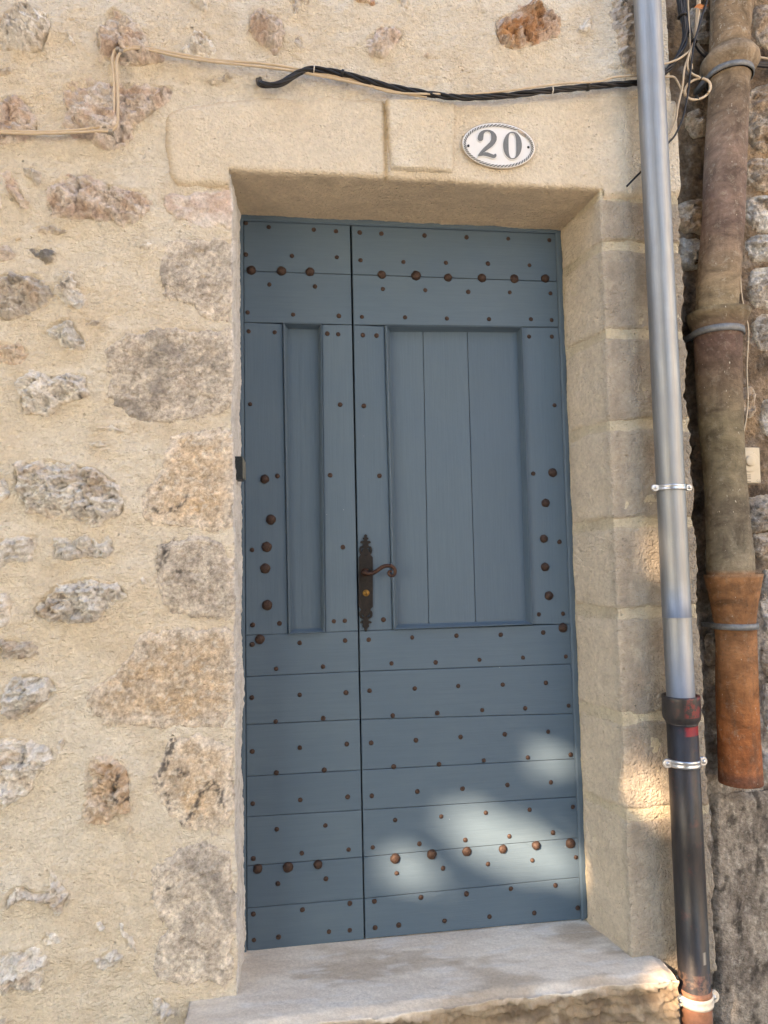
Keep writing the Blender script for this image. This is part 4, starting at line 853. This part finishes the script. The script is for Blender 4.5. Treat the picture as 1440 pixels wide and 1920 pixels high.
ip = empty('iron_downpipe', (cx(zp(1900)), PYC, GZ), 'dark cast-iron drain pipe with worn red paint below the zinc downpipe', 'drain pipe')
RI = 0.0405
M_CAST = m_cast([(zp(1375), zp(1358), cx(.4)-.012, cx(.4)+.06, .95, (0.27, 0.018, 0.018), .38), (zp(1340), zp(1303), cx(.4)-.015, cx(.4)+.06, .8, (0.20, 0.022, 0.02), .5),
                 (zp(1864), zp(1815), cx(0)-.06, cx(0)+.06, .6, (0.15, 0.09, 0.06), .5), (zp(1795), zp(1772), cx(0)+.008, cx(0)+.011, 1.0, (0.55, 0.5, 0.4), .3)])
cyl('pipe', [(zp(1862), RI), (zp(1600), RI+.0006), (zp(1352), RI)], M_CAST, ip)
cyl('socket', [(zp(1356), RI+.001), (zp(1352), RI+.003), (zp(1346), RI+.0085), (zp(1340), RI+.0098), (zp(1312), RI+.0095), (zp(1306), RI+.0102), (zp(1303), RI+.009), (zp(1303.5), RI+.003), (zp(1316), RI+.001)], M_CAST, ip)
bracket(1428, RI, M_STEEL, ip, .024, .020)
cyl('lower_pipe', [(GZ-.02, RI+.0005), (zp(1868), RI+.0005), (zp(1858), RI+.003), (zp(1850), RI+.0018)], M_ORPIPE, ip)
bracket(1869, RI+.002, M_WHITEP, ip, .022, .026)

# ------------------------------------------------------------------ terracotta downpipe
TY = 0.012
td = empty('clay_downpipe', (bp(1388, 1466, TY)[0], TY, bp(1388, 1466, TY)[2]), 'old handmade terracotta downpipe of flared sections, right of the zinc pipe', 'downpipe')
SEC = [(M_T1, [(-900,1300,1384),(-260,1330,1408),(-40,1338,1411),(0,1338,1408),(60,1336,1402),(100,1333,1400),(114,1332,1399)]),
 (M_T2, [(94,1334,1401),(104,1327,1409),(114,1320,1415),(124,1319,1416),(134,1325,1411),(146,1332,1403),(160,1334,1400),(250,1328,1397),(330,1324,1394),(420,1320,1391),(500,1313,1385),(570,1309,1379),(602,1309,1379)]),
 (M_T3, [(592,1300,1391),(589,1292,1399),(598,1295,1396),(612,1300,1391),(626,1304,1387),(650,1307,1385),(720,1310,1386),(800,1314,1388),(870,1322,1392),(920,1325,1396),(990,1328,1401),(1040,1330,1408),(1086,1331,1409)]),
 (M_T4, [(1080,1334,1412),(1076,1325,1422),(1084,1326,1421),(1100,1331,1419),(1130,1337,1415),(1165,1343,1412),(1200,1347,1414),(1300,1347,1417),(1380,1350,1420),(1440,1351,1423),(1467,1352,1425),(1467.5,1357,1420)])]
for k, (mat, L) in enumerate(SEC):
    rings = []; L2 = []; TC = []
    for i in range(len(L)-1):
        n = max(1, int(abs(L[i+1][0]-L[i][0])/9))
        L2 += [tuple(np.array(L[i])+(np.array(L[i+1])-np.array(L[i]))*j/n) for j in range(n)]
    L2.append(L[-1]); n = 40; V = []
    for py, xl, xr in L2:
        p0, p1 = bp(xl, py, TY), bp(xr, py, TY); c = (p0+p1)/2; r = (p1[0]-p0[0])/2*0.985
        ang = np.arange(n)*2*math.pi/n
        rr_ = r+0.0010*noise(np.full(n, c[2]*38), ang*0+k, 400+k)+0.0016*noise(np.cos(ang)*1.3+c[2]*5, np.sin(ang)*1.3+k, 410+k)+0.0006*noise(np.cos(ang)*5+c[2]*30, np.sin(ang)*5, 420)
        V += [(c[0]+rr_[j]*math.cos(ang[j]), TY+rr_[j]*math.sin(ang[j]), c[2]) for j in range(n)]
    tp_ = np.array([q[0] for q in TCOL]); tc_ = np.array([q[1] for q in TCOL]); TC = np.stack([np.interp([q[0] for q in L2], tp_, tc_[:, c_]) for c_ in range(3)], 1).repeat(n, 0)
    F = [(i*n+j, i*n+(j+1) % n, i*n+n+(j+1) % n, i*n+n+j) for i in range(len(L2)-1) for j in range(n)]
    F += [tuple(range(n)), tuple((len(L2)-1)*n+j for j in range(n))]
    add('pipe_section', V, F, mat, td, True, TC)
def strap(py0, py1, xl, xr):
    p0, p1 = bp(xl, (py0+py1)/2, TY), bp(xr, (py0+py1)/2, TY); c = (p0+p1)/2; r = (p1[0]-p0[0])/2; za, zb_ = bp(1360, py1, TY)[2], bp(1360, py0, TY)[2]
    V, F = lathe([(c[0], TY, za, r-.003), (c[0], TY, za, r), (c[0], TY, za*.5+zb_*.5, r+.0012), (c[0], TY, zb_, r), (c[0], TY, zb_, r-.003)], 40); o = add('strap', V, F, M_STRAP, td)
    slab('strap_anchor', [(c[0]-r-.001, za+.002), (c[0]-r+.012, za+.002), (c[0]-r+.012, zb_-.002), (c[0]-r-.001, zb_-.002)], TY+.01, YO+.02, M_STRAP, o, .001)
strap(138, 149, 1329, 1406); strap(621, 633, 1302, 1388); strap(1168, 1179, 1341, 1415)

# ------------------------------------------------------------------ doorbell
by_ = YO-0.052
db = empty('doorbell', (bp(1404, 906, by_)[0], by_, bp(1404, 906, by_)[2]), 'cream plastic doorbell plate with a round button behind the clay pipe', 'doorbell')
slab('bell_plate', [dq(p, by_) for p in [(1385,906),(1427,905.5),(1424.5,839),(1383,839)]], by_, YO+.01, M_BELL, db, .002)
def disc(name, px, py, prof, y, mat, parent, n=28):
    a = bp(px, py, y); V, F = lathe([(0, 0, d, r) for d, r in prof], n); V = np.array(V); return add(name, np.stack([a[0]+V[:, 0], y-V[:, 2], a[2]+V[:, 1]], 1), F, mat, parent)
disc('button_ring', 1404.5, 866, [(0, .032), (.0018, .0318), (.003, .030), (.0022, .019)], by_, M_BELL, db); disc('button', 1405.2, 864.5, [(.001, .0165), (.007, .0162), (.0085, .0145), (.0078, .004)], by_, M_BELL, db)
for (x0, x1, y) in ((1393.5,1407.5,849.6),(1409,1412.5,849.8),(1400,1407.5,890.5),(1400,1407.5,894.2),(1400,1407.8,897.6),(1400.3,1408,903)):
    slab('print_mark', [dq((x0, y+.9), by_), dq((x1, y+.9), by_), dq((x1, y-.9), by_), dq((x0, y-.9), by_)], by_-(.0026 if y < 852 else .0004), by_+.001, M_PRINT, db, .00005)
def arc(cx_, cy_, r, a0, a1): return [bp(cx_+r*math.cos(math.radians(q)), cy_+r*math.sin(math.radians(q)), by_-.0002) for q in np.linspace(a0, a1, 8)]
tube('print_mark', arc(1421.8, 901, 2.6, 60, 260), .00055, M_PRINT, db, 5, 2); tube('print_mark', arc(1425.4, 901.2, 2.2, 70, 250), .00055, M_PRINT, db, 5, 2)

# ------------------------------------------------------------------ cables
def twisted(name, L, y, r, R, n, pitch, parent, mat, res=10, seed=0):
    P = cr_path(pxpath(L, y), res); T, A, B = frames(P); d = np.concatenate([[0], np.cumsum(np.linalg.norm(np.diff(P, axis=0), axis=1))])
    for k in range(n):
        q = d*2*math.pi/pitch+2*math.pi*k/n+0.5*np.sin(d*9+k+seed); Q = P+R*(np.cos(q)[:, None]*A+np.sin(q)[:, None]*B)
        V, F = tube_vf(Q, r, 8); add(name, V, F, mat, parent)
    return P
def ring_on(name, L, y, R, w, mat, parent):           # a tie round a bundle at pixel L[0], axis towards L[1]
    p, q = bp(*L[0], y), bp(*L[1], y); t = (q-p)/np.linalg.norm(q-p); V, F = tube_vf(np.array([p-t*w, p-t*w*.8, p+t*w*.8, p+t*w]), [R*.8, R, R, R*.8], 12); add(name, V, F, mat, parent)
def hold(loc): return (loc[0], loc[1], loc[2])
BC = [(489,150,.06),(486,149,.01),(487,156,-.022),(500,160,-.026),(520,159,-.03),(545,146,-.03),(562,135,-.03),(585,130,-.03),(640,138,-.03),(720,160,-.03),(770,170,-.03),(830,180,-.032),(880,183,-.032),(960,178,-.03),(1030,170,-.03),(1100,163,-.028),(1160,158,-.022),(1200,155,-.018),(1228,146,-.014),(1247,135,-.012),(1260,122,-.012),(1274,102,-.012),(1283,80,-.012),(1285,60,-.014),(1281,36,-.016),(1275,15,-.016),(1270,-20,-.016),(1262,-80,-.016)]
bc = empty('black_cable_bundle', hold(bp(830, 190, -.03)), 'twisted bundle of black cables sagging across the lintel into a hole', 'cable')
twisted('cable_strand', BC, -.03, .0043, .0050, 4, .20, bc, M_BLACK, 12)
ring_on('cable_tie', [(589,130),(600,132)], -.03, .0108, .0016, M_TIE, bc); ring_on('cable_tie', [(642,138),(655,142)], -.03, .0112, .004, M_BTIE, bc)
ring_on('cable_tie', [(1035,169),(1050,168)], -.03, .0108, .002, M_TIE, bc); ring_on('cable_tie', [(1102,163),(1115,162)], -.028, .0114, .005, M_BTIE, bc); ring_on('cable_tie', [(1279,30),(1281,38)], -.016, .0145, .003, M_BTIE, bc)
b2 = empty('black_cable_branch', hold(bp(1335, 115, 0)), 'thick black cable passing behind the clay pipe near the top', 'cable')
for dx, r in ((0, .0062), (4, .005)):
    tube('cable_strand', pxpath([(1278+dx,-60),(1281+dx,10),(1287+dx,40),(1293+dx,66),(1308,86+dx,.0),(1322,101+dx,.01),(1340,111+dx,.045),(1380,117+dx,.06),(1410,118+dx,.05),(1445,121+dx,.05),(1520,126+dx,.05)], -.008), r, M_BLACK, b2, 8)
bt = empty('beige_cable_pair', hold(bp(215, 245, -.02)), 'pair of thin beige cables stapled up the stones and along to the black bundle', 'cable')
L1 = [(-60,243),(0,245),(60,247),(130,245),(180,239),(200,234),(211,222),(214,200),(214,150),(211,115),(214,97),(222,91),(240,88),(270,89),(330,100),(400,112),(480,118),(530,124),(560,130),(620,142),(700,158),(760,172),(820,180)]
L2 = [(-60,246),(0,249),(60,251),(130,249),(185,246),(206,246),(218,236),(221,215),(221,160),(219,120),(222,104),(232,95),(250,91),(275,93),(335,106),(400,116),(470,123),(520,129),(556,134),(620,146),(700,163),(750,174),(800,182)]
for L, dy in ((L1, 0), (L2, -.002)): tube('cable_strand', pxpath(L, -.026+dy), .0037, M_BEIGE, bt, 8)
for px, py in ((221, 92), (227, 96), (196, 237), (207, 246)):
    c = bp(px, py, -.03); r_ = random.uniform(-.3, .3); slab('clip', [(c[0]-.006, c[2]-.005), (c[0]+.005, c[2]-.004), (c[0]+.006, c[2]+.006), (c[0]-.004, c[2]+.005)], -.034, -.012, M_CLIP, bt, .002)
bw = empty('beige_cable', hold(bp(1100, 160, -.04)), 'single beige cable lying along the black bundle toward the zinc pipe', 'cable')
tube('cable_strand', pxpath([(700,164,-.028),(740,174,-.028),(800,176,-.036),(880,176,-.036),(950,170),(1010,162),(1060,156),(1120,153),(1150,145),(1170,143),(1195,142,-.03),(1225,143,-.012),(1249,144,-.012),(1264,145,-.014),(1273,159,-.018),(1281,174,-.02)], -.042), .0032, M_BEIGE, bw, 8)
coil = empty('beige_cable_coil', hold(bp(1305, 186, -.02)), 'coiled loop of beige cable tied beside the clay pipe', 'cable')
P = []
for k in range(84):
    q = 2*math.pi*k/20; rr = 1+.20*math.sin(k*.31+.6); ex_, ey_ = 25*rr*math.cos(q), 18.5*rr*math.sin(q); t = math.radians(-24)
    P.append(bp(1305+ex_*math.cos(t)-ey_*math.sin(t), 165+ex_*math.sin(t)+ey_*math.cos(t), -.015-.004*math.sin(k*.55)-.0015*(k//20)))
V, F = tube_vf(cr_path(P, 3), .0033, 8); add('cable_strand', V, F, M_BEIGE, coil)
ring_on('cable_tie', [(1314,148),(1320,152)], -.017, .0095, .0018, M_BTIE, coil); ring_on('cable_tie', [(1306,185),(1314,183)], -.017, .009, .0018, M_BTIE, coil)
bu = empty('beige_riser_cables', hold(bp(1282, 250, -.02)), 'beige cables hanging from the top, tied and fanning out by the zinc pipe', 'cable')
TP = [(1311,-60),(1310,0),(1308,30),(1305,56),(1302,77)]
for k, rest in enumerate(([(1294,94),(1275,109),(1256,117),(1240,121),(1220,124)], [(1291,105),(1283,131),(1280,159),(1275,182),(1271,200),(1266,229),(1254,254),(1236,272)], [(1293,100),(1289,118),(1291,131),(1299,139),(1312,145)])):
    tube('cable_strand', pxpath([(x+(k-1)*2.2*(1 if y < 40 else .4), y) for x, y in TP]+rest, -.022-.003*k), .0032, M_BEIGE, bu, 8)
tube('cable_strand', pxpath([(1289,-60),(1290,0),(1291,25),(1293,60),(1296,110),(1298,130)], -.012), .0026, M_BEIGE, bu, 8); ring_on('cable_tie', [(1302,77),(1300,84)], -.026, .010, .003, M_BTIE, bu)
tk = empty('thin_black_wire', hold(bp(1280, 349, -.03)), 'thin black wire drooping behind the zinc pipe with its cut end showing', 'wire')
tube('wire_strand', pxpath([(1332,-50),(1326,0),(1316,32),(1309,56),(1302,79),(1296,120),(1292,159),(1286,197),(1279,225),(1266,253),(1255,266),(1235,288,-.026),(1215,310,-.024),(1202,322,-.026),(1188,336,-.030),(1175.5,349,-.036)], -.034), .0031, M_BLACK, tk, 8)
bh_ = empty('beige_wall_cable', hold(bp(1440, 112, .03)), 'beige cable on the old wall right of the clay pipe top', 'cable')
tube('cable_strand', pxpath([(1395,101),(1412,105),(1440,110),(1500,118)], .045), .0034, M_BEIGE, bh_, 8)
bd = empty('doorbell_cable', hold(bp(1395, 815, .055)), 'thin beige cable running down the old wall to the doorbell', 'cable')
CBL = [(1393,240),(1390,330),(1389,400),(1388,480),(1389,540),(1396,585),(1403,620),(1400,690),(1402,750),(1398,790),(1393,814),(1388,845)]
tube('cable_strand', pxpath(CBL, .046), .0029, M_BEIGE, bd, 8)
for px, py in ((1388.5,445),(1388.5,548),(1401.5,642),(1401.5,748)): ring_on('clip', [(px, py), (px, py+6)], .046, .0045, .003, M_BEIGE, bd)
# dry leaf caught in the cables
lf = []; a = bp(1315, 12, -.035); du = bp(1329, 11, -.035)-bp(1301, 17, -.035); dv = np.array([0, -.3, 1.0])*.007
for t, w in ((0, .05), (.15, .5), (.35, 1), (.55, .8), (.75, .45), (1, .05)):
    c = a+du*(t-.5)+np.array([0, -.004*math.sin(t*6), .002*math.sin(t*9)])
    lf += [c-dv*w, c+np.array([0, .004*w, 0]), c+dv*w]
F = [q for i in range(5) for q in ((3*i, 3*i+3, 3*i+4, 3*i+1), (3*i+1, 3*i+4, 3*i+5, 3*i+2))]
tag(add('dry_leaf', lf, F, M_LEAFD, None), 'curled orange-brown dry leaf caught in the cables at top right', 'leaf')

# ------------------------------------------------------------------ across the street: house and the tree whose gaps let the sun through
hb = empty('street_house', (-1.2, -5.2, GZ), 'plain ochre house across the street, outside the picture', 'building')
def bx(name, x0, x1, y0, y1, z0, z1, mat, parent):
    V = [(x0, y0, z0), (x1, y0, z0), (x1, y1, z0), (x0, y1, z0), (x0, y0, z1), (x1, y0, z1), (x1, y1, z1), (x0, y1, z1)]
    return add(name, V, [(0, 3, 2, 1), (4, 5, 6, 7), (0, 1, 5, 4), (1, 2, 6, 5), (2, 3, 7, 6), (3, 0, 4, 7)], mat, parent, False)
HX0, HX1, HY, HZ = -2.1, 0.8, -3.9, 6.8
bx('facade', HX0, HX1, HY-2.5, HY, GZ, HZ, M_FACADE, hb)
V = [(HX0-.3, HY+.35, HZ), (HX1+.3, HY+.35, HZ), (HX1+.3, HY-1.25, HZ+.6), (HX0-.3, HY-1.25, HZ+.6), (HX0-.3, HY-2.8, HZ), (HX1+.3, HY-2.8, HZ)]
add('roof', V, [(0, 1, 2, 3), (3, 2, 5, 4), (0, 3, 4), (1, 5, 2), (0, 4, 5, 1)], M_ROOF, hb, False)
for x in (-1.5, -.1):
    for z in (.9, 3.2):
        w_ = bx('window', x, x+.8, HY+.005, HY+.03, z, z+1.2, M_GLASS, hb); bx('shutter', x-.5, x-.02, HY+.005, HY+.05, z, z+1.2, M_SHUT, w_); bx('shutter', x+.82, x+1.3, HY+.005, HY+.05, z, z+1.2, M_SHUT, w_)
lh = empty('sky_block_house', (-6.6, -1.4, GZ), 'unseen low plastered house added on the left to block sky light', 'building')  # added out of view to block low sky light from the left
bx('facade', -9.0, -4.6, -2.6, 0.4, GZ, 4.2, M_PALE, lh)
add('roof', [(-9.3, -2.9, 4.2), (-9.3, .7, 4.2), (-6.8, .7, 5.0), (-6.8, -2.9, 5.0), (-4.3, -2.9, 4.2), (-4.3, .7, 4.2)], [(0, 1, 2, 3), (3, 2, 5, 4), (0, 3, 4), (1, 5, 2), (0, 4, 5, 1)], M_ROOF, lh, False)
w_ = bx('window', -4.595, -4.56, -1.8, -1.0, 1.2, 2.5, M_GLASS, lh); bx('shutter', -4.595, -4.55, -2.25, -1.82, 1.2, 2.5, M_SHUT, w_); bx('shutter', -4.595, -4.55, -.98, -.55, 1.2, 2.5, M_SHUT, w_)
ch_ = empty('sun_bounce_house', (7.2, -5.0, GZ), 'unseen pale house added on the right to bounce sunlight back', 'building')  # added out of view as a sunlit reflector for light from the right
bx('facade', 5.2, 9.2, -9.0, -1.2, GZ, 6.5, M_PALE, ch_)
add('roof', [(4.9, -9.3, 6.5), (4.9, -.9, 6.5), (7.2, -.9, 7.6), (7.2, -9.3, 7.6), (9.5, -9.3, 6.5), (9.5, -.9, 6.5)], [(0, 1, 2, 3), (3, 2, 5, 4), (0, 3, 4), (1, 5, 2), (0, 4, 5, 1)], M_ROOF, ch_, False)
for y_ in (-8.0, -5.6, -3.2):
    for z_ in (.8, 3.6): w_ = bx('window', 5.16, 5.195, y_, y_+.8, z_, z_+1.3, M_GLASS, ch_); bx('shutter', 5.15, 5.195, y_-.45, y_-.02, z_, z_+1.3, M_SHUT, w_); bx('shutter', 5.15, 5.195, y_+.82, y_+1.25, z_, z_+1.3, M_SHUT, w_)
LT_ = 10.5; CC = np.array([0.15, 0.0, 1.25])-SUND*LT_
tr = empty('street_tree', (CC[0]-2.6, CC[1]-.6, GZ), 'leafy plane tree down the street, outside the picture', 'tree')
tb = np.array([CC[0]-2.6, CC[1]-.6, GZ]); Vt, Ft = tube_vf(cr_path([tb, tb+[.1, 0, 1.2], tb+[0, .1, 2.6], tb+[.3, .1, CC[2]-GZ+.6], CC+[-1.2, -.3, 1.6]], 5), np.linspace(.24, .09, 21), 10)
for k in range(6):
    q = k*1.05; e = CC+np.array([-1.4+1.8*math.cos(q), 1.7*math.sin(q), 1.5+.5*math.sin(k*2)]); p0 = tb+[0.1, .05, 3.2+.3*k]
    v2, f2 = tube_vf(cr_path([p0, (p0+e)/2+[0, 0, .3], e], 5), np.linspace(.09, .02, 11), 7, len(Vt)); Vt = np.vstack([Vt, v2]); Ft += f2
add('trunk', Vt, Ft, M_BARK, tr)
# sun patches seen in the photograph = gaps between the leaves: (px, py, plane y, half length, half width in metres)
e1_ = np.array([SUND[0], SUND[2]]); e1_ /= np.linalg.norm(e1_); e2_ = np.array([-e1_[1], e1_[0]])
HOLE = [(915,1572,YD,.080,.065),(985,1595,YD,.095,.062),(1048,1622,YD,.070,.052),(868,1545,YD,.045,.050),(762,1632,YD,.066,.040),(1036,1428,YD,.055,.038),(790,1482,YD,.030,.016),(850,1692,YD,.034,.022),
        (1204,1025,0,.056,.036),(1232,1408,0,.044,.028),(1206,1484,0,.034,.024),(1248,1508,0,.040,.022),(1150,1472,.07,.020,.024),(1238,1534,0,.05,.014),(1094,1450,YD-.03,.014,.03),(1094,1570,YD-.03,.014,.03),(1270,1850,-.1,.055,.045),(1315,1838,-.1,.04,.04)]
NL = 90000; u_ = RNG.normal(size=(NL, 3)); u_ /= np.linalg.norm(u_, axis=1)[:, None]; rad = RNG.uniform(0.15, 1, NL)**0.45
Pl = CC+u_*rad[:, None]*np.array([4.0, 2.6, 3.0])+0.15*RNG.normal(size=(NL, 3)); sz = RNG.uniform(.06, .12, NL); n = NL
a_ = RNG.normal(size=(n, 3)); a_ /= np.linalg.norm(a_, axis=1)[:, None]; b_ = np.cross(a_, RNG.normal(size=(n, 3))); b_ /= np.linalg.norm(b_, axis=1)[:, None]
bad = np.zeros(n, bool)
for px, py, yy, la, lb in HOLE:
    c = bp(px, py, yy)
    for i_, j_ in ((0, 0), (1, 0), (-1, 0), (0, .62), (0, -.62), (.5, .31), (.5, -.31), (-.5, .31), (-.5, -.31)):
        Q_ = Pl+a_*(sz*i_)[:, None]+b_*(sz*j_)[:, None]
        t = (yy-Q_[:, 1])/SUND[1]; X = Q_[:, 0]+t*SUND[0]-c[0]; Zz = Q_[:, 2]+t*SUND[2]-c[2]
        bad |= ((X*e1_[0]+Zz*e1_[1])/la)**2+((X*e2_[0]+Zz*e2_[1])/lb)**2 < 1
k_ = ~bad; Pl, sz, a_, b_ = Pl[k_], sz[k_], a_[k_], b_[k_]; n = len(Pl)
V = np.stack([Pl-a_*sz[:, None], Pl+b_*sz[:, None]*.62, Pl+a_*sz[:, None], Pl-b_*sz[:, None]*.62], 1).reshape(-1, 3)
add('crown', V, np.arange(4*n).reshape(n, 4), M_LEAF, tr, False)
